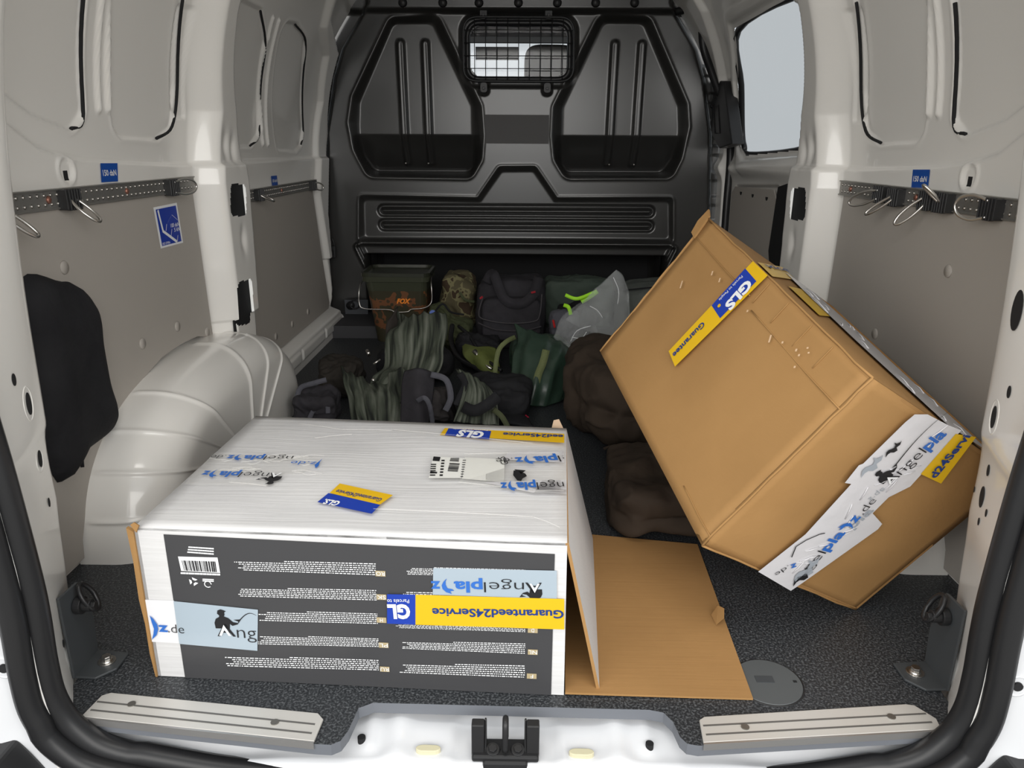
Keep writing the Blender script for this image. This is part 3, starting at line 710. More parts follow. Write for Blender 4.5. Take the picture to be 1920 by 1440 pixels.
def bars(mb, P0, P1, P2, P3, n, seed, mi=0, gap=.45, nrm=None, lift=.0014):
    """stripes of a barcode between P0-P1 (one long side) and P3-P2 (the other)"""
    rnd = random.Random(seed); t = 0; st = []
    while t < 1: w_ = rnd.choice((1, 1, 2, 3)); g_ = rnd.choice((1, 1, 2)); st.append((t, min(1, t+w_/n))); t += (w_+g_)/n
    for a, b in st: mb.add([P0.lerp(P1, a)+nrm*lift, P0.lerp(P1, b)+nrm*lift, P3.lerp(P2, b)+nrm*lift, P3.lerp(P2, a)+nrm*lift], [(0, 1, 2, 3)], mi)
def lines(mb, P0, P1, P2, P3, rows, seed, mi=0, nrm=None, lift=.0012, fill=.52, ragged=True, wl=(.006, .030)):
    """rows of tiny unreadable print: P0-P1 top side, P3-P2 bottom side"""
    rnd = random.Random(seed)
    for r in range(rows):
        a0, a1 = r/rows+.5*(1-fill)/rows, r/rows+(1-.5*(1-fill))/rows; L0, L1_ = P0.lerp(P3, a0), P1.lerp(P2, a0); M0, M1 = P0.lerp(P3, a1), P1.lerp(P2, a1)
        end = 1; t = rnd.uniform(0, .08) if ragged else 0
        if r == 0 and ragged: t = rnd.uniform(.25, .5)
        while t < end:
            w_ = rnd.uniform(*wl); b = min(end, t+w_)
            mb.add([L0.lerp(L1_, t)+nrm*lift, L0.lerp(L1_, b)+nrm*lift, M0.lerp(M1, b)+nrm*lift, M0.lerp(M1, t)+nrm*lift], [(0, 1, 2, 3)], mi); t = b+.0065
# stickers on the walls
def wall_sticker(lab, side, x, quadpx, kind):
    t = thing('load_sticker', lab, 'sticker', (side*x, .8, .69)); P = [on(a, b, 0, side*x) for a, b in quadpx]; n_ = Vector((-side, 0, 0))
    mb = MB(); quad(mb, P, n_, .0004)
    if kind == 0:
        mb.build('sticker_sheet', BLUE, t); mb = MB(); c = lambda u, v: P[0].lerp(P[1], u).lerp(P[3].lerp(P[2], u), v)
        put_text(mb, '150 daN', c(.10, .66), c(.90, .66), n_, (P[0]-P[3]).length*.30, .02); mb.build('sticker_lettering', WHITE, t)
    else:
        mb.build('sticker_sheet', WHITE, t); c = lambda u, v: P[0].lerp(P[1], u).lerp(P[3].lerp(P[2], u), v)
        mb = MB(); mb.add([c(.07,.06)+n_*.001, c(.93,.06)+n_*.001, c(.93,.95)+n_*.001, c(.07,.95)+n_*.001], [(0,1,2,3)]); mb.build('blue_field', BLUE2, t)
        mb = MB(); L = lambda a, b, w_: mb.add([a+Vector((0,w_,w_*.4))+n_*.0016, a-Vector((0,w_,w_*.4))+n_*.0016, b-Vector((0,w_,w_*.4))+n_*.0016, b+Vector((0,w_,w_*.4))+n_*.0016], [(0,1,2,3)])
        L(c(.14,.08), c(.20,.60), .0032); L(c(.20,.60), c(.72,.94), .004)
        for u_, v_ in ((.38,.45),(.56,.60),(.78,.78)): L(c(u_+.02,v_), c(u_-.06,v_+.16), .0012)
        L(c(.68,.26), c(.45,.42), .0005); L(c(.68,.26), c(.90,.42), .0005)
        put_text(mb, '100 daN', c(.56,.56), c(.93,.56), n_, .0085, .01); put_text(mb, '5 kN', c(.68,.68), c(.93,.68), n_, .0085, .01); put_text(mb, 'ISO 27956', c(.10,.93), c(.42,.93), n_, .005, .01)
        mb.build('sticker_lettering', WHITE, t)
wall_sticker('blue sticker reading 150 daN above the long left rail', -1, .7865, ((188,306),(220,306),(221,340),(190,342)), 0)
wall_sticker('blue sticker reading 150 daN above the right rail', 1, .7865, ((1712,318),(1744,318),(1740,353),(1709,351)), 0)
wall_sticker('small blue load sticker above the short rail in the front left bay', -1, .7865, ((508,330),(519,329),(521,347),(510,348)), 0)
wall_sticker('blue and white lashing diagram sticker on the left hardboard panel', -1, .7795, ((287,389),(331,380),(343,455),(301,466)), 1)
# ------------------------------------------------------------------ floor fittings
def strip(lab, s, P, scr):
    t = thing('sill_strip', lab, 'sill strip', (s*.41, .1, 0)); mb = MB()
    mb.prism([(a, b, .0008) for a, b in P], (0, 0, .0035)); mb.build('tread', ALU, t, bevel=.001)
    x0, x1 = P[3], P[2]; a = Vector((P[0][0], P[0][1], 0)); b = Vector((P[1][0], P[1][1], 0))       # front edge ends
    mb = MB(); mb.prism([a+Vector((0, 0, .004)), b+Vector((0, 0, .004)), b+Vector((0, 0, -.006)), a+Vector((0, 0, -.006))], Vector((0, -.003, 0))); mb.build('nosing', principled('aluminium_nosing', (.50, .49, .48), .35, .8), t)
    d = (b-a); yv = Vector((0, 1, 0)); mb = MB()
    for off in (.013, .029):
        mb.prism([a+d*.02+yv*(off-.0015)+Vector((0,0,.0044)), a+d*.98+yv*(off-.0015)+Vector((0,0,.0044)), a+d*.98+yv*(off+.0015)+Vector((0,0,.0044)), a+d*.02+yv*(off+.0015)+Vector((0,0,.0044))], (0, 0, .0003))
    for k in range(3):
        o_ = .006+k*.0155
    mb.build('groove', principled('groove_shadow_grey', (.20, .195, .185), .5, .6), t)
    for p in scr:
        mb = MB(); mb.disc((p[0], p[1], .0045), (0, 0, 1), .0055, .0012, 14); mb.build('screw', principled('screw_grey', (.25, .24, .22), .4, .8), t)
strip('left aluminium tread strip along the rear edge of the load floor', -1, [(-.576,.092),(-.250,.054),(-.248,.094),(-.258,.105),(-.56,.139),(-.570,.133)], [(-.519,.116),(-.311,.086)])
strip('right aluminium tread strip along the rear edge of the load floor', 1, [(.256,.062),(.580,.092),(.583,.112),(.566,.137),(.555,.139),(.268,.109),(.260,.103)], [(.318,.090),(.523,.113)])
hc = Vector((.378, .184, 0)); ht = thing('floor_hatch', 'round grey plastic hatch cover set in the load floor', 'hatch cover', hc)
mb = MB(); mb.disc(hc+Vector((0,0,.0002)), (0,0,1), .0485, .0022, 48, r2=.0475); mb.build('cover', principled('hatch_grey', (.085, .092, .095), .5), ht)
mb = MB(); mb.tube([hc+Vector((.0495*math.cos(t), .0495*math.sin(t), .0006)) for t in np.linspace(0, 2*math.pi, 48, endpoint=False)], .0012, 6, True); mb.build('rim', BLACK, ht)
mb = MB(); mb.box(hc+Vector((-.004, .004, .0026)), (.026, .014, .0008)); mb.build('label_field', principled('hatch_label_grey', (.05, .055, .06), .5), ht)
for sx in (-1, 1):
    mb = MB(); mb.box(hc+Vector((sx*.039, 0, .0026)), (.005, .004, .001)); mb.build('lock_notch', DARK, ht)
def bracket(lab, s):
    t = thing('lashing_bracket', lab, 'bracket', (s*.62, .2, 0)); mb = MB()
    x = s*.628
    up = [(x, .168, .002), (x, .232, .002), (x, .236, .060), (x, .224, .125), (x, .214, .134), (x, .168, .136)]
    mb.prism(up, (s*.004, 0, 0)); mb.prism([(x+s*.002, .170, .001), (x-s*.030, .168, .001), (x-s*.050, .190, .001), (x-s*.050, .226, .001), (x+s*.002, .232, .001)], (0, 0, .004)); mb.build('angle_plate', GREYP, t, bevel=.0012)
    b = Vector((s*.600, .204, .005)); mb = MB(); mb.disc(b, (0,0,1), .0125, .002, 24); mb.disc(b+Vector((0,0,.002)), (0,0,1), .0085, .002, 24, r2=.0075); mb.disc(b+Vector((0,0,.004)), (0,0,1), .0068, .006, 6); mb.build('floor_bolt', STEEL, t, bevel=.0004)
    e = Vector((x-s*.002, .200, .105)); mb = MB(); mb.disc(e, (-s, 0, 0), .013, .010, 20); mb.disc(e+Vector((-s*.010,0,0)), (-s, 0, 0), .009, .012, 20); mb.disc(e+Vector((-s*.022,0,0)), (-s,0,0), .006, .006, 6); mb.build('eye_bolt', BLACK, t, bevel=.0006)
    mb = MB(); c = e+Vector((-s*.016, 0, .004)); mb.tube([c+Vector((s*.010*math.sin(a), .012*math.cos(a)+.006, .020*math.sin(a)+.006)) for a in np.linspace(0, 2*math.pi, 20, endpoint=False)], .0035, 8, True); mb.build('ring', RUB, t, True)
bracket('black angled lashing bracket bolted to the floor beside the left rear post', -1); bracket('black angled lashing bracket bolted to the floor beside the right rear post', 1)
# rear door striker
t = thing('door_striker', 'black latch striker with two prongs in the middle of the rear sill', 'latch', (-.002, .09, -.04)); mb = MB()
mb.box((-.002, .090, -.040), (.090, .034, .010)); mb.box((-.002, .078, -.046), (.06, .02, .012)); mb.build('base', BLACK, t, bevel=.003)
for s in (-1, 1):
    mb = MB(); xx_ = -.002+s*.037; mb.prism([(xx_-.0085, .080, -.042), (xx_+.0085, .080, -.042), (xx_+.0085, .084, .006), (xx_-.0085, .084, .006)], (0, .014, 0)); mb.prism([(xx_-s*.0085, .080, -.04), (xx_-s*.0085, .102, -.04), (xx_-s*.0085, .100, .006), (xx_-s*.0085, .096, .006)], (-s*.003, 0, 0)); mb.build('prong', BLACK, t, bevel=.002)
    mb = MB(); mb.disc((-.002+s*.017, .085, -.036), (0,-.3,1), .011, .005, 18, r2=.009); mb.disc((-.002+s*.017, .083, -.031), (0,-.3,1), .006, .003, 6); mb.build('screw_head', BLACK, t, bevel=.0005)
mb = MB(); mb.tube(catmull([(-.002,.078,-.030),(-.002,.080,-.005),(-.002,.084,.008),(-.002,.092,.010),(-.002,.100,.002),(-.002,.104,-.030)], 4), .0042, 10); mb.build('striker_loop', BLACK, t, True)
# ------------------------------------------------------------------ white carton lying near the sill
wb = thing('white_carton', 'large white carton lying with its open flap end to the right', 'carton', (-.21, .38, 0))
O = Vector((-.512, .179, .001)); u = Vector((.9988, -.0480, 0)).normalized(); v = Vector((.050, .9987, 0)); v = (v-u*v.dot(u)).normalized(); zz = Vector((0, 0, 1))
BL, BW, BH = .592, .432, .243; TH = .0045
def slab(name, pts, n, mats, parent, th=TH, crumple=0, seed=0):
    """cardboard sheet: printed outside, brown edges and brown inside"""
    pts = [Vector(p) for p in pts]; n = Vector(n).normalized(); k = len(pts); mb = MB()
    if crumple and k == 4:
        G = 22; base = []
        for i in range(G+1):
            for j in range(G+1):
                a, b = i/G, j/G; p = pts[0].lerp(pts[1], a).lerp(pts[3].lerp(pts[2], a), b)
                e = min(a, 1-a, b, 1-b)*6; e = min(1, e)
                base.append(p+n*(noise.noise(p*7+Vector((seed, 0, 0)))*crumple*e))
        m_ = len(base); mb.v = base+[p-n*th for p in base]
        for i in range(G):
            for j in range(G):
                a = i*(G+1)+j; mb.f.append((a, a+G+1, a+G+2, a+1)); mb.m.append(0); mb.f.append((m_+a, m_+a+1, m_+a+G+2, m_+a+G+1)); mb.m.append(1)
        bd = [i*(G+1) for i in range(G+1)]+[G*(G+1)+j for j in range(1, G+1)]+[i*(G+1)+G for i in range(G-1, -1, -1)]+[j for j in range(G-1, 0, -1)]
        for i in range(len(bd)): a, b = bd[i], bd[(i+1) % len(bd)]; mb.f.append((a, b, m_+b, m_+a)); mb.m.append(2)
    else:
        mb.add(pts, [tuple(range(k))], 0); mb.add([p-n*th for p in pts], [tuple(range(k))[::-1]], 1)
        mb.f += [(i, (i+1) % k, k+(i+1) % k, k+i) for i in range(k)]; mb.m += [2]*k
    o = mb.build(name, mats, parent, smooth=bool(crumple)); 
    bm = bmesh.new(); bm.from_mesh(o.data); bmesh.ops.recalc_face_normals(bm, faces=bm.faces); bm.to_mesh(o.data); bm.free(); return o
WM = [WCARD, KRAFT_IN, KRAFT]
c = lambda a, b, h: O+u*a+v*b+zz*h
slab('front_wall', [c(0,0,0), c(BL,0,0), c(BL-.002,0,BH-.001), c(0,0,BH-.001)], -v, [WCARD, KRAFT_IN, WCARD], wb)
slab('back_wall', [c(BL,BW,0), c(0,BW,0), c(0,BW,BH+.003), c(BL,BW,BH-.005)], v, [WCARD, KRAFT_IN, WCARD], wb)
slab('left_wall', [c(0,BW,0), c(0,0,0), c(0,0,BH-.002), c(0,BW,BH-.002)], -u, [KRAFT, KRAFT_IN, WCARD], wb)
slab('bottom', [c(.006,.006,.006), c(.006,BW-.006,.006), c(BL,BW-.006,.006), c(BL,.006,.006)], -zz, WM, wb)
slab('top', [c(0,0,BH), c(BL-.002,0,BH), c(BL,BW,BH-.004), c(0,BW,BH+.004)], zz, [WCARD, KRAFT_IN, WCARD], wb, crumple=.006, seed=3)
o = slab('side_flap', [c(BL,.0,BH), Vector((.131,.160,.003)), Vector((.160,.590,.003)), c(BL,BW,BH-.004)], Vector((1,0,.25)), WM, wb)
slab('floor_flap', [Vector((.081,.150,.006)), Vector((.345,.146,.004)), Vector((.362,.575,.004)), Vector((.157,.605,.006)), Vector((.105,.60,.006))], zz, [KRAFT_IN, KRAFT, KRAFT], wb, .003)
# torn scraps
def scrap(name, px, y_or, parent, mat=KRAFT, th=.003, nrm=(0, -1, .4)):
    P = [Vector(p) for p in px]; mb = MB(); mb.prism(P, Vector(nrm).normalized()*th); return mb.build(name, mat, parent)
scrap('torn_tab', [on(a, b, 2, z_) for a, b, z_ in ((1333,1152,.006),(1345,1134,.02),(1357,1140,.022),(1357,1158,.018),(1342,1171,.006))], 0, wb)
scrap('torn_corner', [Y(a, b, .613) for a, b in ((1034,804),(1038,788),(1048,786),(1056,803))], 0, wb, principled('pale_torn_card', (.52,.38,.26), .8))
scrap('torn_corner', [Y(a, b, .175) for a, b in ((246,984),(253,979),(262,985),(257,998))], 0, wb, KRAFT)
mb = MB(); mb.prism([c(-.010,-.002,BH-.001), c(0,-.003,BH-.006), c(0,-.003,0), c(-.003,-.002,0), c(-.006,-.002,.04), c(-.005,-.003,.09), c(-.008,-.003,.13), c(-.007,-.003,.19)], v*.006); mb.build('torn_edge', KRAFT, wb)
# front print
FR = Frame(O, u, zz)     # normal = u x z = -v
A = lambda px, py, l=0: FR.at(px, py, l)
nF = FR.N; ns_ = 14
mb = MB(); quad(mb, [FR.p(.041,0), FR.p(.574,0), FR.p(.574,.226), FR.p(.041,.234)], nF, .0012); mb.build('charcoal_print', PRINT, wb)
mb = MB()
col1 = [((440,1047),(705,1054),(705,1078),(437,1068)), ((436,1098),(706,1104),(707,1125),(432,1117)), ((484,1141),(708,1148),(709,1169),(484,1163)), ((484,1187),(710,1195),(711,1212),(484,1207)), ((422,1225),(711,1235),(711,1256),(418,1248))]
col2 = [((757,1060),(985,1066),(985,1082),(757,1076)), ((755,1104),(985,1108),(985,1128),(754,1124)), ((741,1166),(985,1170),(985,1184),(741,1176)), ((756,1199),(985,1204),(985,1225),(752,1215)), ((750,1240),(984,1245),(984,1270),(745,1260))]
for i, Q in enumerate(col1+col2):
    P = [A(*q) for q in Q]; lines(mb, *P, 6, 10+i, nrm=nF, lift=.0020, fill=.42)
lines(mb, A(355,1022), A(402,1025), A(402,1040), A(352,1036), 3, 77, nrm=nF, lift=.002, ragged=False, wl=(.06,.2))
lines(mb, A(340,1071), A(414,1074), A(414,1078), A(340,1075), 1, 78, nrm=nF, lift=.002, ragged=False, wl=(.05,.15), fill=.8)
c0 = A(364,1089)
for k in range(3):
    a = k*2.094+.5; d1 = u*math.cos(a)+zz*math.sin(a); d2 = u*math.cos(a+1.3)+zz*math.sin(a+1.3); mb.add([c0+d1*.003+nF*.002, c0+d1*.007+nF*.002, c0+d2*.007+nF*.002, c0+d2*.003+nF*.002], [(0,1,2,3)])
c0 = A(391,1094)
for k in range(9):
    a0, a1 = k*.6, (k+1)*.6; mb.add([c0+(u*math.cos(a_)+zz*math.sin(a_))*r_+nF*.002 for a_, r_ in ((a0,.0042),(a1,.0042),(a1,.0055),(a0,.0055))], [(0,1,2,3)])
lines(mb, A(381,1083), A(402,1084), A(402,1090), A(381,1089), 2, 5, nrm=nF, lift=.002, ragged=False, wl=(.3,.6), fill=.7)
mb.build('small_print', WHITE, wb)
mb = MB(); quad(mb, [A(335,1042), A(409,1044), A(414,1073), A(341,1069)], nF, .002); mb.build('barcode_field', WHITE, wb)
mb = MB(); bars(mb, A(342,1049), A(406,1051), A(409,1071), A(347,1068), 70, 3, nrm=nF, lift=.0026); mb.build('barcode', INK, wb)
for tx, (a, b), s in (('RO',(714,1074),0),('SK',(716,1118),0),('H',(716,1161),0),('PL',(720,1208),0),('RU',(722,1253),0),('D',(999,1180),1),('NL',(999,1221),1),('F',(997,1266),1)):
    p = A(a, b); hw, hh = .0068, .0043; mb = MB(); quad(mb, [p-u*hw-zz*hh, p+u*hw-zz*hh, p+u*hw+zz*hh, p-u*hw+zz*hh], nF, .0021); mb.build('language_tag', GOLD, wb)
    mb = MB(); put_text(mb, tx, p+u*.004*(len(tx) > 1)+u*.002+zz*.003, p-u*.004*(len(tx) > 1)-u*.002+zz*.003, nF, .006, .0, lift=.0027); mb.build('language_letters', WHITE, wb)
# tapes on the front
LM = [INK, BLUEINK, WHITE, GREYINK]
tp = mesh('parcel_tape', [p for p in (A(327,1125,.0028), A(485,1141,.0028), A(484,1218,.0028), A(338,1205,.0028))], [(0,1,2,3)], SILVER, wb)
mb = MB(); quad(mb, [A(262,1123), A(327,1125), A(338,1205), A(282,1202)], nF, .0014); mb.build('parcel_tape', principled('white_matte_tape', (.74,.74,.76), .4), wb)
mb = MB(); logo(mb, A(410,1190,.002), A(700,1197,.002), nF, .021, rod=True, rl=.11, clip=(0, .125), lift=.0016); put_text(mb, 'ng', A(447,1193,.002), A(483,1195,.002), nF, .021, -.012, 0, lift=.0016); mb.build('tape_lettering', LM, wb); mb = MB()
put_text(mb, 'z', A(300,1181), A(318,1182), nF, .0155, .03, 1, lift=.0036); put_text(mb, '.de', A(318,1183), A(348,1185), nF, .0145, -.01, 0, lift=.0036)
q = [(283,1151),(290,1158),(297,1168),(299,1177),(296,1188),(287,1197),(290,1186),(291,1176),(287,1165)]; mb.add([A(a, b, .0036) for a, b in q], [tuple(range(len(q)))], 1)
mb.build('tape_lettering', LM, wb)
mb = MB(); quad(mb, [A(813,1063), A(1044,1068), A(1044,1121), A(812,1113)], nF, .0028); mb.build('parcel_tape', SILVER, wb)
mb = MB(); logo(mb, A(1016,1090,.002), A(760,1087,.002), nF, .0165, clip=(0, .82), lift=.0016, rod=False); mb.build('tape_lettering', LM, wb)
mb = MB(); quad(mb, [A(780,1112), A(1058,1120), A(1058,1177), A(780,1168)], nF, .0040); mb.build('service_tape', YEL, wb)
mb = MB(); quad(mb, [A(727,1111), A(780,1112), A(780,1168), A(727,1166)], nF, .0040); mb.build('service_tape', BLUE2, wb)
mb = MB(); put_text(mb, 'Guaranteed24Service', A(1057,1141), A(811,1137), nF, .0125, .025, lift=.0048, clip=(0,1)); mb.build('service_lettering', NAVY, wb)
mb = MB(); put_text(mb, 'GL', A(769,1131), A(727,1131), nF, .021, .05, lift=.0048); put_text(mb, 'Parcels to', A(768,1120), A(727,1120), nF, .006, .0, lift=.0048); mb.build('service_lettering', WHITE, wb)
# top print and tapes
TP = Frame(O+zz*(BH+.0035), u, v); T = lambda px, py, l=0: TP.at(px, py, l); nT = TP.N
def tq(mb, pts, lift=.0006, mi=0): quad(mb, [T(*p) for p in pts], nT, lift, mi)
mb = MB(); tq(mb, ((637,907),(737,929),(712,947),(618,925))); mb.build('service_label', YEL, wb)
mb = MB(); tq(mb, ((616,925),(713,947),(697,964),(595,942))); mb.build('service_label', BLUE2, wb)
mb = MB(); put_text(mb, 'Guaranteed24Service', T(718,936), T(634,919), nT, .011, .01); mb.build('service_lettering', NAVY, wb)
mb = MB(); put_text(mb, 'GLS.', T(640,942), T(611,937), nT, .014, .04); mb.build('service_lettering', WHITE, wb)
mb = MB(); tq(mb, ((834,803),(1058,814),(1058,831),(825,816))); mb.build('service_tape', YEL, wb)
mb = MB(); tq(mb, ((841,804),(921,809),(917,825),(834,817)), .001); mb.build('service_tape', BLUE2, wb)
mb = MB(); put_text(mb, 'GLS', T(910,812), T(862,808), nT, .030, .05, lift=.0018); put_text(mb, 'Parcels to People', T(915,807.5), T(850,804.5), nT, .006, 0, lift=.0018); mb.build('service_lettering', WHITE, wb)
mb = MB(); put_text(mb, 'eed24Service', T(1056,817), T(944,812.5), nT, .015, .02, lift=.0018); mb.build('service_lettering', NAVY, wb)
mb = MB(); tq(mb, ((812,856),(872,860),(865,897),(804,897))); tq(mb, ((872,858),(946,862),(945,905),(866,898))); mb.build('shipping_label', principled('label_paper', (.78,.78,.74), .45), wb)
mb = MB(); tq(mb, ((813,857),(826,858),(824,866),(811,865)), .0012); tq(mb, ((807,885),(820,886),(819,889),(806,888)), .0012)
bars(mb, T(862,870), T(858,886), T(839,885), T(843,869), 34, 8, nrm=nT, lift=.0012); bars(mb, T(861,860), T(860,867), T(843,866), T(845,860), 16, 9, nrm=nT, lift=.0012)
lines(mb, T(828,862), T(834,862), T(830,895), T(824,895), 6, 21, nrm=nT, lift=.0012, ragged=False, wl=(.2,.4)); lines(mb, T(808,870), T(818,870), T(816,894), T(806,894), 6, 22, nrm=nT, lift=.0012, ragged=False, wl=(.2,.5))
lines(mb, T(868,862), T(874,862), T(868,897), T(863,897), 8, 25, nrm=nT, lift=.0012, ragged=False, wl=(.3,.6), fill=.3)
mb.build('label_print', INK, wb)
mb = MB(); mb.v = []; tq(mb, ((872,852),(1058,842),(1062,925),(1000,926),(900,912),(862,905))); mb.build('parcel_tape', CLEAR, wb)
mb = MB(); tq(mb, ((955,847),(1058,845),(1058,868),(940,862))); mb.build('parcel_tape', WTAPE, wb); mb = MB(); tq(mb, ((905,905),(1062,900),(1062,926),(1000,925))); mb.build('parcel_tape', WTAPE, wb)
mb = MB(); logo(mb, T(1130,852), T(925,862), nT, .026, man=False, clip=(.36, 1), lift=.002); mb.build('tape_lettering', LM, wb); mb = MB(); logo(mb, T(1078,905), T(905,908), nT, .026, man=False, clip=(.10, .82), lift=.002)
mb.build('tape_lettering', LM, wb); mb = MB(); put_text(mb, 'GLS', T(954,872), T(946,858), nT, .012, .0, lift=.002); mb.build('label_lettering', INK, wb); mb = MB()
q = [(963,884),(975,886),(985,890),(988,895),(980,899),(977,904),(970,903),(966,898),(962,893)]; mb.add([T(a, b, .002) for a, b in q], [tuple(range(len(q)))], 0)
q = [(964,882),(986,884),(974,893)]; mb.add([T(a, b, .002) for a, b in q], [(0,1,2)], 0)
rp = [T(902,912+6*math.sin(k/3), .002) for k in range(1)]
mb.build('tape_lettering', LM, wb)
mb = MB(); tq(mb, ((400,850),(600,858),(603,872),(560,890),(366,892),(385,868))); mb.build('parcel_tape', CLEAR, wb); mb = MB(); tq(mb, ((372,880),(535,884),(520,912),(346,908))); mb.build('parcel_tape', CLEAR, wb)
mb = MB(); logo(mb, T(530,889), T(350,884), nT, .020, clip=(0, .82), lift=.002, rod=False); mb.build('tape_lettering', LM, wb); mb = MB(); logo(mb, T(575,857), T(395,855), nT, .018, man=False, clip=(.12, 1), lift=.002)
put_text(mb, 'z.de', T(595,868), T(548,866), nT, .014, .0, 1, lift=.002); q = [(605,862),(600,868),(597,876),(592,880),(590,874),(597,868)]; mb.add([T(a, b, .002) for a, b in q], [tuple(range(6))], 1)
mb.build('tape_lettering', LM, wb)
# creases in the wrinkled tape on the top
mb = MB(); rnd = random.Random(9)
for k in range(26):
    x0 = rnd.uniform(380, 560); y0 = rnd.uniform(856, 890); L = rnd.uniform(20, 60); pts = [T(x0+L*t, y0+2.5*math.sin(t*3+k)+rnd.uniform(-1, 1)+t*rnd.uniform(-3, 3), .0012) for t in (0, .3, .6, 1)]
    mb.tube(catmull(pts, 3), .0008, 5)
for a, b in (((560,795),(640,806)),((640,806),(735,808)),((590,822),(660,815)),((700,955),(1000,970)),((1000,970),(1050,990)),((860,905),(1000,922)),((1000,922),(1058,921)),((870,852),(1050,850)),((430,905),(500,912)),((735,806),(1000,832))):
    p, q = T(*a, .0008), T(*b, .0008); mb.tube(catmull([p, p.lerp(q, .5)+v*.002, q], 4), .0009, 5)
mb.build('wrinkle', CLEAR, wb, True)

# ------------------------------------------------------------------ tilted brown carton
D = Vector((.467,.200,.460)); Ac = Vector((.362,.700,.616)); Cc = Vector((.280,.245,.189)); Ec = Vector((.770,.323,.271))
bb = thing('brown_carton', 'large brown cardboard carton tilted on its corner against the right wall', 'carton', (.58, .37, 0))
ea, eb, ec = Ac-D, Cc-D, Ec-D; G8 = lambda a, b, c_: D+ea*a+eb*b+ec*c_
KM = [KRAFT, KRAFT_IN, KRAFT_IN]
na, nb, nc = -ea.normalized(), -eb.normalized(), -ec.normalized()    # outward at the D corner
slab('main_face', [G8(0,0,0), G8(1,0,0), G8(1,1,0), G8(0,1,0)], nc, KM, bb, crumple=.003, seed=11)
slab('taped_end', [G8(0,0,0), G8(0,1,0), G8(0,1,1), G8(0,0,1)], na, KM, bb, crumple=.007, seed=15)
slab('far_end', [G8(1,0,0), G8(1,1,0), G8(1,1,1), G8(1,0,1)], -na, KM, bb)
slab('hidden_side', [G8(0,0,1), G8(1,0,1), G8(1,1,1), G8(0,1,1)], -nc, KM, bb)
slab('underside', [G8(0,1,0), G8(1,1,0), G8(1,1,1), G8(0,1,1)], -nb, KM, bb)
slab('top_flap', [G8(0,0,.0), G8(1.0,0,0), G8(1.0,.0,.498), G8(.0,.0,.498)], nb, KM, bb)
slab('top_flap', [G8(-.0,.0,.502), G8(1.0,.0,.502), G8(1.,0.01,1), G8(0,0.01,1)], nb, KM, bb)
# edge wear and corner tabs
mb = MB(); mb.prism([G8(1.0,-.012,-.01), G8(1.03,-.035,-.01), G8(1.035,.05,-.012), G8(1.02,.12,-.012), G8(.985,.13,-.012)], nc*-.004); mb.build('corner_tab', KRAFT, bb)
for a_, b_ in (((0,0,0),(1,0,0)), ((0,0,0),(0,1,0)), ((0,1,0),(0,1,1)), ((1,0,0),(1,1,0))):
    p, q = G8(*a_), G8(*b_); mb = MB(); n_ = 14; pts = [p.lerp(q, i/n_)+Vector((noise.noise(p.lerp(q, i/n_)*40), noise.noise(p.lerp(q, i/n_)*33), noise.noise(p.lerp(q, i/n_)*25)))*.002 for i in range(n_+1)]
    mb.tube(pts, .0019, 6); mb.build('worn_edge', KRAFT, bb, True)
mb = MB()
for b_, a0, a1 in ((.125, .55, 1.0), (.17, 0, .5), (.94, .0, .2)):
    pts = [G8(a0+(a1-a0)*t, b_+.003*math.sin(t*5), -.0025) for t in np.linspace(0, 1, 10)]; mb.tube(pts, .0011, 5)
for a_ in (.52, .40, .27, .16):
    pts = [G8(a_+.0, .02+.12*t, -.0025) for t in np.linspace(0, 1, 6)]; mb.tube(pts, .0009, 5)
mb.build('crease', KRAFT, bb, True)
mb = MB(); rnd = random.Random(3)
for px, py, L in ((1285,530,14),(1342,512,8),(1356,525,8),(1452,632,14),(1474,644,4),(1500,658,5),(1505,668,4),(1521,655,3),(1523,664,3),(1408,585,4),(1497,690,4)):
    d = pix(px, py); FM = Frame(D, ea, eb); p = FM.at(px, py); q = FM.at(px-L*.3, py+L); s = (nc*.003 if (CAM-p).dot(nc) > 0 else -nc*.003); w_ = (q-p).normalized().cross(nc)*.0016; mb.add([p-w_+s*2.6, p+w_+s*2.6, q+w_+s*2.6, q-w_+s*2.6], [(0,1,2,3)])
mb.build('scuff', principled('scuffed_card', (.62, .43, .27), .8), bb)
# tapes on the main face
FM = Frame(D, ea, eb); s_m = 1 if (CAM-D).dot(FM.N) > 0 else -1; nM = FM.N*s_m
M = lambda px, py, l=.006: FM.at(px, py)+nM*l
def mq(mb, pts, l): mb.add([M(a, b, l) for a, b in pts], [tuple(range(len(pts)))])
mb = MB(); mq(mb, ((1418,494),(1446,521),(1272,691),(1260,662)), .0085); mb.build('service_tape', YEL, bb)
mb = MB(); mq(mb, ((1404,508),(1425,532),(1357,601),(1341,577)), .0091); mb.build('service_tape', BLUE2, bb)
mb = MB(); put_text(mb, 'GLS', M(1409,528), M(1366,577), nM, .021, .05, lift=.0040); put_text(mb, 'Parcels to People', M(1398,521), M(1355,566), nM, .006, .0, lift=.0040); mb.build('service_lettering', WHITE, bb)
p = M(1356,578,.010); mb = MB(); mb.disc(p, nM, .0034, .0003, 14); mb.build('logo_dot', YEL, bb)
mb = MB(); put_text(mb, 'Guarantee', M(1325,607), M(1268,668), nM, .012, .02, lift=.0040); mb.build('service_lettering', NAVY, bb)
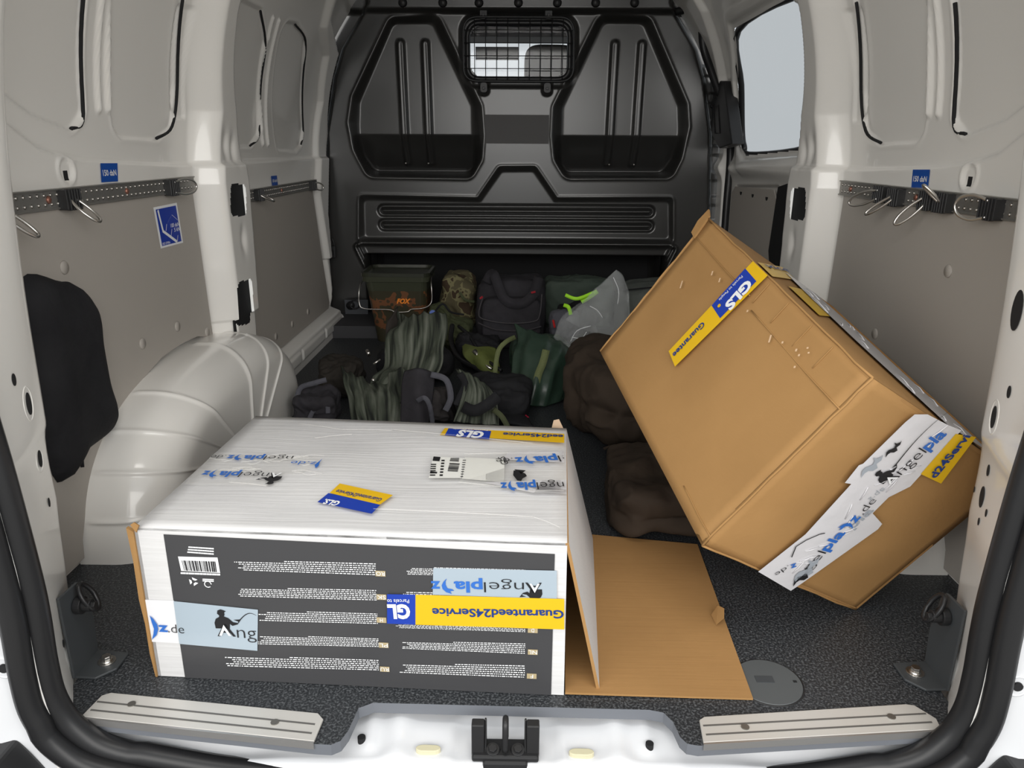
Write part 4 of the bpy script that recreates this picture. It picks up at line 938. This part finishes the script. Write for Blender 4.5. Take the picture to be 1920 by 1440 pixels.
# narrow upper face
FT = Frame(D, ea, ec); s_t = 1 if (CAM-D).dot(FT.N) > 0 else -1; nT2 = FT.N*s_t; U_ = lambda px, py, l=.004: FT.at(px, py)+nT2*l
def uq(mb, pts, l): mb.add([U_(a, b, l) for a, b in pts], [tuple(range(len(pts)))])
mb = MB(); uq(mb, ((1418,494),(1446,521),(1490,527),(1465,503)), .003); mb.build('service_tape', YEL, bb)
mb = MB(); put_text(mb, 'vice', U_(1435,505), U_(1478,513), nT2, .012, .02, lift=.001); mb.build('service_lettering', NAVY, bb)
mb = MB(); uq(mb, ((1476,539),(1508,546),(1567,597),(1534,594)), .003); mb.build('service_label', YEL, bb)
mb = MB(); put_text(mb, 'Guaranteed24Service', U_(1502,548), U_(1551,590), nT2, .010, .01, lift=.001); mb.build('service_lettering', NAVY, bb)
mb = MB(); mb.add([G8(a_, 0, c_)+nb*.004 for a_, c_ in ((.0,.46),(.0,.80),(.3,.78),(.6,.80),(.93,.76),(.93,.50),(.7,.44),(.4,.42))], [tuple(range(8))]); mb.build('parcel_tape', WTAPE, bb)
mb = MB(); rnd = random.Random(5)
for k in range(16):
    t = k/16; a_ = 1400+t*300; b_ = 440+t*275; a1 = rnd.uniform(.03,.85); c1 = rnd.uniform(.46,.74); p = G8(a1,0,c1)+nb*.004; q = G8(a1+rnd.uniform(.03,.08),0,c1+rnd.uniform(-.03,.03))+nb*.004; mb.tube([p, p.lerp(q, .5)+nb*.002, q], .0009, 5)
mb.build('wrinkle', WTAPE, bb, True)
# taped end
FE = Frame(D, eb, ec); s_e = 1 if (CAM-D).dot(FE.N) > 0 else -1; nE = FE.N*s_e; E_ = lambda px, py, l=.008: FE.at(px, py)+nE*l
def eq(mb, pts, l): mb.add([E_(a, b, l) for a, b in pts], [tuple(range(len(pts)))])
mb = MB(); eq(mb, ((1417,1064),(1505,994),(1590,900),(1578,898),(1604,865),(1612,862),(1690,785),(1708,770),(1732,770),(1770,790),(1795,800),(1700,905),(1660,925),(1630,955),(1648,975),(1640,985),(1500,1085),(1478,1100)), .0085); mb.build('parcel_tape', WTAPE, bb)
mb = MB(); eq(mb, ((1784,806),(1822,812),(1757,899),(1719,881)), .0092); mb.build('service_tape', YEL, bb)
mb = MB(); put_text(mb, 'd24Servi', E_(1745,887,.0095), E_(1810,808,.0095), nE, .014, .03, lift=.002); mb.build('service_lettering', NAVY, bb)
mb = MB(); logo(mb, E_(1661,901,.0095), E_(1830,748,.0095), nE, .020, clip=(0, .66), rod=True, lift=.0010); mb.build('tape_lettering', LM, bb); mb = MB()
logo(mb, E_(1478,1095,.0095), E_(1640,925,.0095), nE, .018, man=False, clip=(.22, 1), lift=.0012)
put_text(mb, 'z', E_(1487,1046,.0095), E_(1476,1050,.0095)*1.0, nE, .013, .03, 1, lift=.001); put_text(mb, '.de', E_(1472,1050,.0095), E_(1446,1066,.0095), nE, .010, -.01, 0, lift=.001)
pts = [E_(a, b, .0108) for a, b in ((1478,1035),(1486,1015),(1505,1003),(1530,992),(1540,990))]
for i in range(4): w_ = nE.cross(pts[i+1]-pts[i]).normalized()*.0009; mb.add([pts[i]-w_, pts[i+1]-w_, pts[i+1]+w_, pts[i]+w_], [(0,1,2,3)], 0)
def blob_man(cx, cy, k, mi):
    q = [(0,0),(6,-3),(9,-9),(7,-15),(13,-13),(20,-16),(24,-20),(20,-10),(12,-4),(14,3),(6,8),(-2,8),(-8,12),(-14,20),(-12,8),(-6,2)]
    mb.add([E_(cx+a*k, cy+b*k, .0108) for a, b in q], [tuple(range(len(q)))], mi)
blob_man(1495,1070,1.0,0); blob_man(1663,833,.8,0); blob_man(1500,1060,1.3,3); blob_man(1622,865,1.1,3)
put_text(mb, 'pla', E_(1592,984,.0095), E_(1632,948,.0095), nE, .014, .02, 3, lift=.0008); put_text(mb, 'z.de', E_(1624,930,.0095), E_(1652,908,.0095), nE, .010, -.01, 3, lift=.0008)
mb.build('tape_lettering', LM, bb)
mb = MB(); rnd = random.Random(6)
for k in range(22):
    t = rnd.random(); a_ = 1480+t*260; b_ = 1060-t*240+rnd.uniform(-20, 20); p = E_(a_, b_, .0092); q = E_(a_+rnd.uniform(10, 35), b_-rnd.uniform(0, 28), .0092); mb.tube([p, p.lerp(q, .5)+nE*.001, q], .0008, 5)
mb.build('wrinkle', WTAPE, bb, True)
# ------------------------------------------------------------------ luggage in front of the bulkhead
CHAR = fabric('charcoal_nylon', (.030,.028,.032), c2=(.040,.038,.044)); OLIVE = fabric('olive_cloth', (.060,.070,.035), c2=(.085,.095,.05))
DKBROWN = fabric('dark_brown_cloth', (.035,.025,.018), c2=(.050,.036,.026), wr=9, ws=.9); GREENPVC = principled('dark_green_coated_cloth', (.028,.052,.036), .34, spec=.6); bump(GREENPVC, 9, .6, .02, 3)
GREYGREEN = fabric('grey_green_cloth', (.055,.075,.060), c2=(.075,.095,.078)); STRAP = fabric('olive_webbing', (.14,.16,.07), wr=300, ws=.3)
BLKF = fabric('black_fabric', (.012,.012,.014), c2=(.02,.02,.022)); GREYF = fabric('grey_fabric', (.085,.085,.10), wr=60)
NEON = principled('neon_green_piping', (.42,.90,.03), .5)
CAMO = principled('camouflage_cloth', (.1,.1,.05), .85); r = vary(CAMO, (.10,.085,.045), (.20,.18,.09), 20, 2, .44, .52, const=True); e3 = r.color_ramp.elements.new(.58); e3.color = (.05,.030,.016,1)
CAMOB = principled('camouflage_bucket', (.05,.035,.02), .35, spec=.5); r = vary(CAMOB, (.045,.040,.022), (.045,.040,.022), 22, 2, .0, .50, const=True); e3 = r.color_ramp.elements.new(.53); e3.color = (.17,.07,.03,1); e3 = r.color_ramp.elements.new(.64); e3.color = (.06,.04,.022,1)
STRIPE = principled('striped_cloth', (.1,.11,.09), .85, spec=.25)
def _st():
    M = STRIPE; L = M.node_tree.links; b = M.node_tree.nodes['Principled BSDF']; w_ = N(M, 'ShaderNodeTexNoise', Scale=1, Detail=3); w_.inputs['Scale'].default_value = 6
    uv = N(M, 'ShaderNodeUVMap'); mp = N(M, 'ShaderNodeMapping'); mp.inputs['Scale'].default_value = (2.2, .25, 1); L.new(uv.outputs[0], mp.inputs[0]); L.new(mp.outputs[0], w_.inputs['Vector'])
    r = N(M, 'ShaderNodeValToRGB'); e = r.color_ramp.elements; e[0].position = .36; e[0].color = (.018,.020,.018,1); e[1].position = .66; e[1].color = (.16,.17,.14,1); q = e.new(.48); q.color = (.06,.07,.052,1)
    L.new(w_.outputs[0], r.inputs[0]); L.new(r.outputs[0], b.inputs['Base Color'])
_st(); bump(STRIPE, 22, .5, .01, 4)
def sheet(name, rows, mat, parent, n=10, amp=.0, fs=9, seed=0, th=.004, fold=0, fw=0):
    """cloth through a grid of 3-D control points, with folds and real thickness"""
    R_ = [catmull(r_, n) for r_ in rows]; cols = list(zip(*R_)); cols = [catmull(list(cc), n) for cc in cols]; nu = len(cols); nv = len(cols[0]); V = []; F_ = []
    for i in range(nu):
        for j in range(nv):
            p = cols[i][j]; a = cols[min(i+1, nu-1)][j]-cols[max(i-1, 0)][j]; b = cols[i][min(j+1, nv-1)]-cols[i][max(j-1, 0)]; nn = a.cross(b); nn = nn.normalized() if nn.length > 1e-9 else Vector((0,0,1))
            d = noise.noise(p*fs+Vector((seed,0,0)))*amp+(abs(math.sin(fw*i/nu*math.pi+noise.noise(p*6)*2))-.5)*fold
            V.append(p+nn*d)
    for i in range(nu-1):
        for j in range(nv-1): F_.append((i*nv+j, (i+1)*nv+j, (i+1)*nv+j+1, i*nv+j+1))
    o = mesh(name, V, F_, mat, parent, True, solid=th)
    uvl = o.data.uv_layers.new(name='UVMap')
    for lp in o.data.loops: i, j = divmod(lp.vertex_index, nv); uvl.data[lp.index].uv = (i/nu, j/nv)
    return o
def strap(name, pts, w_, mat, parent, th=.003, n=8, nrm=None):
    P = catmull(pts, n); V = []; F_ = []
    for i, p in enumerate(P):
        t = (P[min(i+1, len(P)-1)]-P[max(i-1, 0)]).normalized(); s = t.cross(Vector(nrm) if nrm else (CAM-p).normalized()).normalized(); V += [p-s*w_/2, p+s*w_/2]
    for i in range(len(P)-1): F_.append((2*i, 2*i+1, 2*i+3, 2*i+2))
    return mesh(name, V, F_, mat, parent, True, solid=th)
# bucket
bk_ = thing('bait_bucket', 'square camouflage bucket with wire handle and orange lettering by the bulkhead', 'bucket', (-.465, 2.24, 0))
def rr(cx, cy, hx, hy, r, z, n=5):
    o_ = []
    for sx, sy, a0 in ((1,1,0),(-1,1,90),(-1,-1,180),(1,-1,270)):
        for k in range(n+1): a = math.radians(a0+90*k/n); o_.append(Vector((cx+sx*(hx-r)+r*math.cos(a), cy+sy*(hy-r)+r*math.sin(a), z)))
    return o_
def loft(name, rings, mat, parent, cap0=True, cap1=True, bevel=0, smooth=False):
    n = len(rings[0]); V = [p for r_ in rings for p in r_]; F_ = []
    for i in range(len(rings)-1):
        for j in range(n): F_.append((i*n+j, i*n+(j+1) % n, (i+1)*n+(j+1) % n, (i+1)*n+j))
    if cap0: F_.append(tuple(range(n))[::-1])
    if cap1: F_.append(tuple(range((len(rings)-1)*n, len(rings)*n)))
    return mesh(name, V, F_, mat, parent, smooth, bevel)
cx, cy = -.470, 2.235
loft('pail', [rr(cx+.012,cy,.100,.088,.03,.0), rr(cx,cy,.116,.100,.03,.205)], CAMOB, bk_)
BOT = principled('smoky_green_plastic', (.05,.055,.035), .28, spec=.6)
loft('neck', [rr(cx,cy,.1165,.1005,.03,.205), rr(cx-.002,cy,.120,.104,.03,.240), rr(cx-.002,cy,.130,.112,.03,.242), rr(cx-.002,cy,.131,.113,.03,.262)], BOT, bk_)
loft('lid_rim', [rr(cx-.002,cy,.134,.116,.032,.262), rr(cx-.002,cy,.134,.116,.032,.276), rr(cx-.002,cy,.124,.106,.028,.277), rr(cx-.002,cy,.120,.102,.028,.266)], principled('dark_green_lid', (.03,.033,.022), .25, spec=.7), bk_)
mb = MB(); hz = .243; mb.tube(catmull([(cx-.133,cy,hz+.005),(cx-.140,cy-.10,hz-.02),(cx-.142,cy-.118,.160),(cx-.120,cy-.122,.140),(cx-.03,cy-.122,.137),(cx+.0,cy-.124,.128),(cx+.045,cy-.124,.130),(cx+.06,cy-.122,.139),(cx+.11,cy-.122,.145),(cx+.138,cy-.118,.170),(cx+.136,cy-.10,hz),(cx+.128,cy,hz+.005)], 6), .0022, 8); mb.build('wire_handle', STEEL, bk_, True)
mb = MB(); put_text(mb, 'FOX', Vector((cx-.0,cy-.1015,.158)), Vector((cx+.055,cy-.1015,.158)), Vector((0,-1,0)), .018, .05, shear=.3, lift=.0012); mb.build('orange_lettering', principled('orange_print', (.95,.27,.02), .5), bk_)
# camouflage bag
t = thing('camouflage_bag', 'woodland camouflage bag standing right of the bucket', 'bag', (-.22, 2.28, 0))
soft('bag_body', (-.242,2.28,.135), (.165,.20,.27), CAMO, t, amp=.02, fs=3, seed=1, folds=14, fd=(.2,.1,1)); 
strap('band', [Y(862,548,2.16), Y(872,562,2.15), Y(890,566,2.15)], .010, OLIVE, t)
t = thing('olive_pouch', 'crumpled olive pouch lying below the camouflage bag', 'pouch', (-.24, 2.05, 0))
soft('pouch_body', (-.265,2.02,.085), (.20,.15,.16), OLIVE, t, rz=-.3, ry=.4, amp=.03, fs=4, seed=2, folds=20); strap('black_strap', [Y(815,585,1.94), Y(830,570,1.93), Y(845,585,1.93), Y(870,590,1.94)], .007, BLKF, t)
mb = MB(); mb.disc(Y(812,588,1.90), (0,-1,.3), .012, .012, 10); mb.build('blue_cap', principled('blue_plastic', (.03,.10,.45), .4), t)
# charcoal cool bag with handles
t = thing('charcoal_holdall', 'charcoal holdall with front pocket and carry handle against the bulkhead', 'bag', (-.02, 2.1, 0))
soft('bag_body', (-.025,2.13,.132), (.275,.22,.275), CHAR, t, k=6, amp=.010, fs=3, seed=5, taper=.06); soft('front_pocket', (-.022,1.985,.135), (.220,.07,.16), CHAR, t, k=6, amp=.006, fs=4, seed=6, flat=False)
strap('carry_handle', [Y(912,530,2.03), Y(925,514,2.02), Y(945,560,1.955), Y(975,570,1.95), Y(1000,552,1.955), Y(1010,520,2.02)], .035, CHAR, t, .006)
mb = MB(); mb.tube(catmull([Y(a, b, 1.942) for a, b in ((906,556),(898,585),(905,598),(950,606),(1000,603),(1012,590),(1016,552))], 5), .0026, 6); mb.build('zip_piping', fabric('piping_grey', (.07,.065,.07)), t, True)
mb = MB(); mb.tube(catmull([Y(a, b, 1.938) for a, b in ((896,605),(930,618),(980,620),(1015,612))], 5), .003, 6); mb.build('lower_seam', fabric('seam_grey', (.055,.05,.055)), t, True)
mb = MB(); mb.tube([Y(900,560,1.935), Y(905,556,1.935)], .004, 6); mb.tube([Y(996,549,1.935), Y(1004,547,1.935)], .004, 6); mb.build('zip_pull', principled('red_pull', (.35,.02,.03), .5), t)
# green folded cloth
t = thing('dark_green_bundle', 'flat folded dark green cloth bundle behind the holdall', 'bundle', (.22, 2.28, 0))
soft('bundle_body', (.245,2.29,.120), (.29,.18,.245), GREYGREEN, t, amp=.016, fs=3, seed=8, folds=26, fd=(.1,.2,1), k=8)
# neon and grey backpack
t = thing('neon_trimmed_backpack', 'black and grey backpack with neon green trim beside the clear plastic bag', 'backpack', (.17, 2.0, 0))
soft('pack_body', (.215,2.0,.10), (.17,.22,.20), BLKF, t, amp=.02, fs=4, seed=9, folds=18); soft('grey_pocket', (.170,1.90,.135), (.11,.06,.11), GREYF, t, amp=.008, fs=5, seed=10, flat=False, rz=.2)
strap('neon_trim', [Y(1060,553,1.86), Y(1082,560,1.85), Y(1112,549,1.86)], .012, NEON, t); strap('neon_trim', [Y(1057,572,1.86), Y(1066,576,1.85), Y(1070,590,1.85)], .013, NEON, t); strap('neon_trim', [Y(1090,566,1.86), Y(1106,556,1.86), Y(1120,546,1.87)], .016, NEON, t)
mb = MB(); mb.tube([Y(1037,600,1.86), Y(1040,614,1.86)], .004, 6); mb.build('red_tag', principled('red_tag', (.5,.02,.02), .5), t)
# grey green duffel at the right
t = thing('grey_green_duffel', 'grey green duffel bag behind the tilted brown carton', 'bag', (.5, 2.1, 0))
soft('duffel_body', (.55,2.06,.135), (.36,.28,.27), fabric('faded_green_cloth', (.085,.095,.085), c2=(.11,.12,.11)), t, amp=.012, fs=3, seed=12); mb = MB(); mb.tube(catmull([Y(1165,545,1.945), Y(1200,541,1.945), Y(1240,537,1.95)], 4), .003, 6); mb.build('zip_line', BLKF, t)
# clear plastic bag
PLB = principled('clear_polythene', (.75,.78,.78), .14, alpha=.13, spec=.7); bump(PLB, 16, .9, .012, 4)
t = thing('clear_plastic_bag', 'crumpled clear plastic bag standing up between the backpack and brown sack', 'bag', (.23, 1.7, 0))
sheet('bag_film', [[Y(1155,506,1.78), Y(1168,520,1.78), Y(1180,548,1.78)], [Y(1110,548,1.70), Y(1140,560,1.68), Y(1176,600,1.70)], [Y(1065,585,1.64), Y(1100,605,1.58), Y(1160,640,1.62)], [Y(1032,632,1.58), Y(1065,650,1.52), Y(1110,690,1.5)]], PLB, t, 8, .022, 14, 3, .0008)
sheet('bag_film', [[Y(1155,506,1.79), Y(1168,520,1.80), Y(1180,548,1.79)], [Y(1105,555,1.76), Y(1140,570,1.78), Y(1180,610,1.76)], [Y(1060,600,1.72), Y(1100,620,1.74), Y(1170,650,1.72)]], PLB, t, 8, .02, 12, 7, .0008)
mb = MB()
for pl_ in (((1106,574),(1120,582),(1130,596)), ((1070,640),(1082,620),(1108,611)), ((1072,632),(1090,634),(1100,622)), ((1150,520),(1160,545),(1158,570))): mb.tube(catmull([Y(a, b, 1.56) for a, b in pl_], 4), .0014, 5)
mb.build('shiny_crease', principled('glossy_film_fold', (.75,.76,.78), .12, spec=.9), t, True)
# brown sacks
t = thing('brown_sack', 'large dark brown sleeping sack slumped behind the tilted carton', 'sack', (.3, 1.35, 0))
soft('sack_body', (.300,1.235,.120), (.35,.62,.245), DKBROWN, t, amp=.03, fs=2.2, seed=14, folds=9, fd=(.6,.6,.4), rz=.05, n=36, k=2.8)
t = thing('brown_padded_bag', 'brown padded bag on the floor right of the white carton flap', 'bag', (.33, .85, 0))
soft('bag_body', (.345,.725,.058), (.30,.33,.124), DKBROWN, t, amp=.020, fs=3, seed=17, folds=12, fd=(.2,.9,.9), n=34, k=7); mb = MB(); mb.tube(catmull([Y(1132,842,.99), Y(1180,822,1.0), Y(1240,815,1.0)], 5), .004, 6); mb.build('seam', DKBROWN, t, True)
# green dry bag
t = thing('green_dry_bag', 'shiny dark green coated tote with olive strap handles', 'bag', (.07, 1.6, 0))
soft('bag_body', (.075,1.60,.085), (.22,.22,.17), GREENPVC, t, amp=.02, fs=3, seed=19, k=3, rz=.2, folds=8)
sheet('front_skin', [[Y(966,608,1.62), Y(1000,622,1.56), Y(1050,640,1.54), Y(1096,652,1.56)], [Y(970,650,1.54), Y(1000,660,1.46), Y(1045,672,1.45), Y(1085,690,1.50)], [Y(955,705,1.46), Y(990,715,1.40), Y(1030,722,1.40), Y(1066,720,1.46)], [Y(945,740,1.42), Y(980,756,1.38), Y(1020,762,1.38), Y(1055,750,1.42)]], GREENPVC, t, 10, .014, 12, 2, .005, .008, 5)
strap('strap_handle', [Y(1024,656,1.43), Y(1018,680,1.405), Y(1010,700,1.40), Y(1005,720,1.39)], .022, STRAP, t)
strap('strap_handle', [Y(966,632,1.55), Y(950,640,1.50), Y(936,655,1.48), Y(930,680,1.46), Y(928,705,1.45)], .014, STRAP, t)
# striped bag in front
t = thing('striped_fabric_bag', 'grey green striped fabric bag with torn peaks in front of the bucket', 'bag', (-.35, 1.55, 0))
soft('bag_body', (-.33,1.64,.06), (.25,.16,.12), BLKF, t, amp=.02, fs=3, seed=21)
sheet('upper_skin', [[Y(742,577,1.66), Y(765,592,1.62), Y(800,592,1.62), Y(836,592,1.62)], [Y(735,618,1.58), Y(765,625,1.52), Y(800,625,1.53), Y(838,618,1.56)], [Y(722,655,1.50), Y(760,660,1.46), Y(796,662,1.46), Y(832,650,1.50)], [Y(705,700,1.40), Y(745,700,1.36), Y(785,702,1.37), Y(822,700,1.42)], [Y(690,745,1.33), Y(730,745,1.30), Y(770,750,1.30), Y(800,750,1.35)]], STRIPE, t, 9, .045, 8, 5, .005, .012, 5)
sheet('peak', [[Y(744,575,1.65), Y(742,585,1.64), Y(742,597,1.63)], [Y(742,592,1.64), Y(728,605,1.60), Y(724,628,1.58)], [Y(748,606,1.63), Y(735,628,1.59), Y(722,655,1.55)]], principled('dark_brown_lining', (.03,.024,.02), .9), t, 6, .008, 12, 1, .004)
sheet('lower_skin', [[Y(640,682,1.40), Y(665,700,1.36), Y(700,712,1.33), Y(740,690,1.35), Y(770,700,1.33)], [Y(645,715,1.32), Y(672,725,1.28), Y(708,728,1.27), Y(740,722,1.27), Y(772,735,1.27)], [Y(655,745,1.27), Y(680,750,1.23), Y(712,752,1.22), Y(745,755,1.22), Y(768,765,1.22)], [Y(662,790,1.22), Y(690,795,1.18), Y(715,797,1.17), Y(745,800,1.17), Y(765,800,1.18)]], STRIPE, t, 9, .035, 9, 9, .005, .014, 6)
for a, b in (((700,665),(712,680)), ((716,677),(690,698))): pass
mb = MB(); mb.tube([Y(688,656,1.42), Y(692,666,1.41), Y(690,660,1.41)], .005, 8); mb.tube([Y(700,683,1.37), Y(713,674,1.38)], .0028, 8); mb.tube([Y(698,710,1.31), Y(702,716,1.31)], .005, 8); mb.build('metal_ring', STEEL, t, True)
t = thing('dark_brown_shoe_bag', 'small dark brown bag behind the lower striped folds', 'bag', (-.5, 1.5, 0))
soft('bag_body', (-.545,1.50,.055), (.13,.16,.11), fabric('blackish_brown_cloth', (.03,.026,.022)), t, amp=.02, fs=5, seed=23)
t = thing('charcoal_tote', 'charcoal tote with looped grey handles left of the striped bag', 'bag', (-.56, 1.33, 0))
soft('bag_body', (-.555,1.25,.045), (.14,.14,.10), CHAR, t, amp=.016, fs=5, seed=25, folds=20)
strap('loop_handle', [Y(560,790,1.20), Y(557,755,1.22), Y(563,728,1.24), Y(590,718,1.24), Y(612,712,1.25)], .014, GREYF, t); strap('loop_handle', [Y(580,785,1.18), Y(590,768,1.2), Y(612,760,1.2), Y(615,775,1.19)], .012, GREYF, t)
t = thing('charcoal_flap_bag', 'charcoal cloth bag with grey strap in front of the striped bag', 'bag', (-.25, 1.25, 0))
soft('bag_body', (-.245,1.24,.055), (.16,.14,.12), fabric('brownish_charcoal', (.036,.032,.032)), t, amp=.02, fs=4, seed=27, folds=16)
sheet('flap', [[Y(758,695,1.24), Y(785,690,1.22), Y(815,700,1.24)], [Y(752,740,1.18), Y(785,735,1.15), Y(812,745,1.18)], [Y(752,800,1.14), Y(782,800,1.12), Y(806,800,1.14)]], CHAR, t, 7, .012, 12, 3, .004)
strap('grey_strap', [Y(782,752,1.115), Y(796,746,1.10), Y(806,762,1.10), Y(812,800,1.12)], .012, GREYF, t); strap('dark_strap', [Y(808,702,1.19), Y(836,712,1.18), Y(845,745,1.16), Y(835,770,1.15)], .016, GREYF, t)
t = thing('grey_striped_backpack', 'grey striped backpack with broad black straps behind the white carton', 'backpack', (-.03, 1.3, 0))
soft('pack_body', (-.055,1.31,.050), (.20,.20,.115), BLKF, t, amp=.02, fs=4, seed=29)
sheet('grey_panel', [[Y(855,692,1.26), Y(885,705,1.24), Y(915,722,1.24)], [Y(870,730,1.18), Y(895,742,1.17), Y(930,752,1.18)], [Y(850,790,1.12), Y(890,795,1.11), Y(935,798,1.13)]], STRIPE, t, 7, .012, 12, 3, .004, .008, 5)
strap('broad_strap', [Y(868,762,1.12), Y(890,770,1.10), Y(915,758,1.10), Y(935,742,1.12)], .030, BLKF, t); strap('broad_strap', [Y(862,700,1.22), Y(872,720,1.19), Y(862,745,1.16), Y(856,760,1.15)], .018, BLKF, t); strap('edge_strap', [Y(925,768,1.12), Y(940,780,1.10), Y(952,800,1.1)], .014, OLIVE, t)
t = thing('black_landing_net', 'black rimmed folded net frame with pale fittings between the holdall and the dry bag', 'net', (-.12, 1.6, 0))
mb = MB(); mb.tube(catmull([Y(a, b, d) for a, b, d in ((848,610,1.85),(846,640,1.78),(862,672,1.68),(895,690,1.6),(925,712,1.52),(945,745,1.42),(960,770,1.32))], 6), .009, 8); mb.tube(catmull([Y(a, b, d) for a, b, d in ((860,612,1.85),(880,630,1.76),(905,668,1.62),(940,695,1.52))], 6), .006, 8); mb.build('frame', RUB, t, True)
mb = MB(); mb.tube([Y(889,658,1.62), Y(899,670,1.6)], .008, 8); mb.tube([Y(903,680,1.58), Y(922,692,1.55)], .0045, 8); mb.tube([Y(899,634,1.78), Y(896,646,1.76)], .005, 8); mb.build('fitting', STEEL, t, True)
soft('net_bag', (-.125,1.80,.060), (.15,.18,.12), BLKF, t, amp=.03, fs=4, seed=31)
t = thing('olive_cloth', 'crumpled yellowish olive cloth between the holdall and the green bag', 'cloth', (-.07, 1.75, 0))
sheet('cloth', [[Y(862,640,1.72), Y(890,648,1.66), Y(930,655,1.66)], [Y(870,662,1.66), Y(900,668,1.60), Y(935,675,1.60)], [Y(890,690,1.60), Y(915,700,1.55), Y(938,710,1.54)]], fabric('yellowish_olive_cloth', (.10,.12,.03), c2=(.13,.15,.05)), t, 7, .02, 16, 5, .004)
t = thing('red_edged_mat', 'thin dark mat with a red edge just behind the white carton', 'mat', (.08, 1.2, 0))
sheet('mat', [[Y(935,762,1.28), Y(965,770,1.25), Y(990,785,1.22)], [Y(940,790,1.18), Y(965,795,1.16), Y(1000,800,1.15)]], BLKF, t, 6, .004, 8, 2, .006); strap('red_edge', [Y(958,768,1.26), Y(975,772,1.25), Y(990,784,1.22)], .008, principled('red_edge', (.30,.01,.03), .6), t)
# black pouch hanging on the left panel
t = thing('hanging_black_pouch', 'black fabric pouch hanging on the left wall panel beside the rear post', 'pouch', (-.76, .5, .35))
P_ = [(-.0,.520),(.12,.515),(.155,.500),(.180,.462),(.175,.40),(.180,.31),(.193,.25),(.184,.225),(.15,.215),(.08,.212),(.0,.205)]
rim = catmull([Vector((0, a+.425, b)) for a, b in P_], 6, True); cc = Vector((0, .525, .35)); V = []; F_ = []; nr = 14; nb_ = len(rim)
for i in range(nr+1):
    t_ = i/nr; hgt = .004+.034*math.sqrt(max(0, 1-(1-t_)**3*0-(t_ if False else (1-t_))**4))
    for p in rim:
        q = p.lerp(cc, t_); h2 = min(.036, hgt if i else 0)*(1 if i else 0); V.append((-.7790+.0+h2+noise.noise(Vector((q.y*9, q.z*6, 3)))*.008*(i > 1), q.y, q.z))
for i in range(nr):
    for j in range(nb_): F_.append((i*nb_+j, i*nb_+(j+1) % nb_, (i+1)*nb_+(j+1) % nb_, (i+1)*nb_+j))
mesh('pouch_body', V, F_, BLKF, t, True)
strap('side_piping', [(-.752,.47,.50), (-.748,.478,.40), (-.748,.475,.30), (-.755,.472,.20)], .006, BLKF, t)
# small fittings on the foot of the bulkhead
t = thing('tie_down_ring', 'black tie down ring on the grey plate beside the bucket', 'ring', (-.64, 2.42, .1))
mb = MB(); mb.prism([Y(a, b, 2.425) for a, b in ((646,562),(690,562),(690,618),(664,618),(648,602))], (0,.004,0)); mb.build('mount_plate', principled('slate_plate', (.07,.075,.085), .5), t)
mb = MB(); c0 = Y(657,573,2.418); mb.disc(c0+Vector((0,.006,0)), (0,-1,0), .018, .008, 16); c1 = Y(665,571,2.408); mb.tube([c1+Vector((.020*math.cos(a), 0, .018*math.sin(a))) for a in np.linspace(0, 2*math.pi, 18, endpoint=False)], .0028, 6, True); mb.build('ring', BLACK, t, True)
t = thing('flange_screw', 'bright screw head low on the bulkhead left flange', 'screw', Y(620,517,2.46)); mb = MB(); mb.disc(Y(620,517,2.462), (0,-1,0), .010, .006, 14, r2=.007); mb.build('screw_head', STEEL, t, True)
t = thing('wiring_plug', 'loose black cable loop with plug at the bulkhead left edge', 'cable', (-.8, 2.4, .3))
mb = MB(); mb.tube(catmull([Y(a, b, 2.40) for a, b in ((628,462),(622,447),(610,446),(605,460),(612,472),(622,480),(626,470))], 6), .0025, 6); mb.tube(catmull([Y(a, b, 2.41) for a, b in ((606,466),(612,480),(618,498))], 4), .0018, 6); mb.build('cable', RUB, t, True)
mb = MB(); mb.box(Y(625,472,2.41), (.02,.02,.05)); mb.build('plug', BLACK, t, bevel=.003)
mb = MB(); mb.tube(catmull([on(a, b, 2, .004) for a, b in ((506,728),(515,722),(524,724),(520,732),(508,738))], 4), .003, 6); tag(mb.build('cable_loop', RUB, None, True), 'small black cable loop on the floor right of the left wheel arch', 'cable')
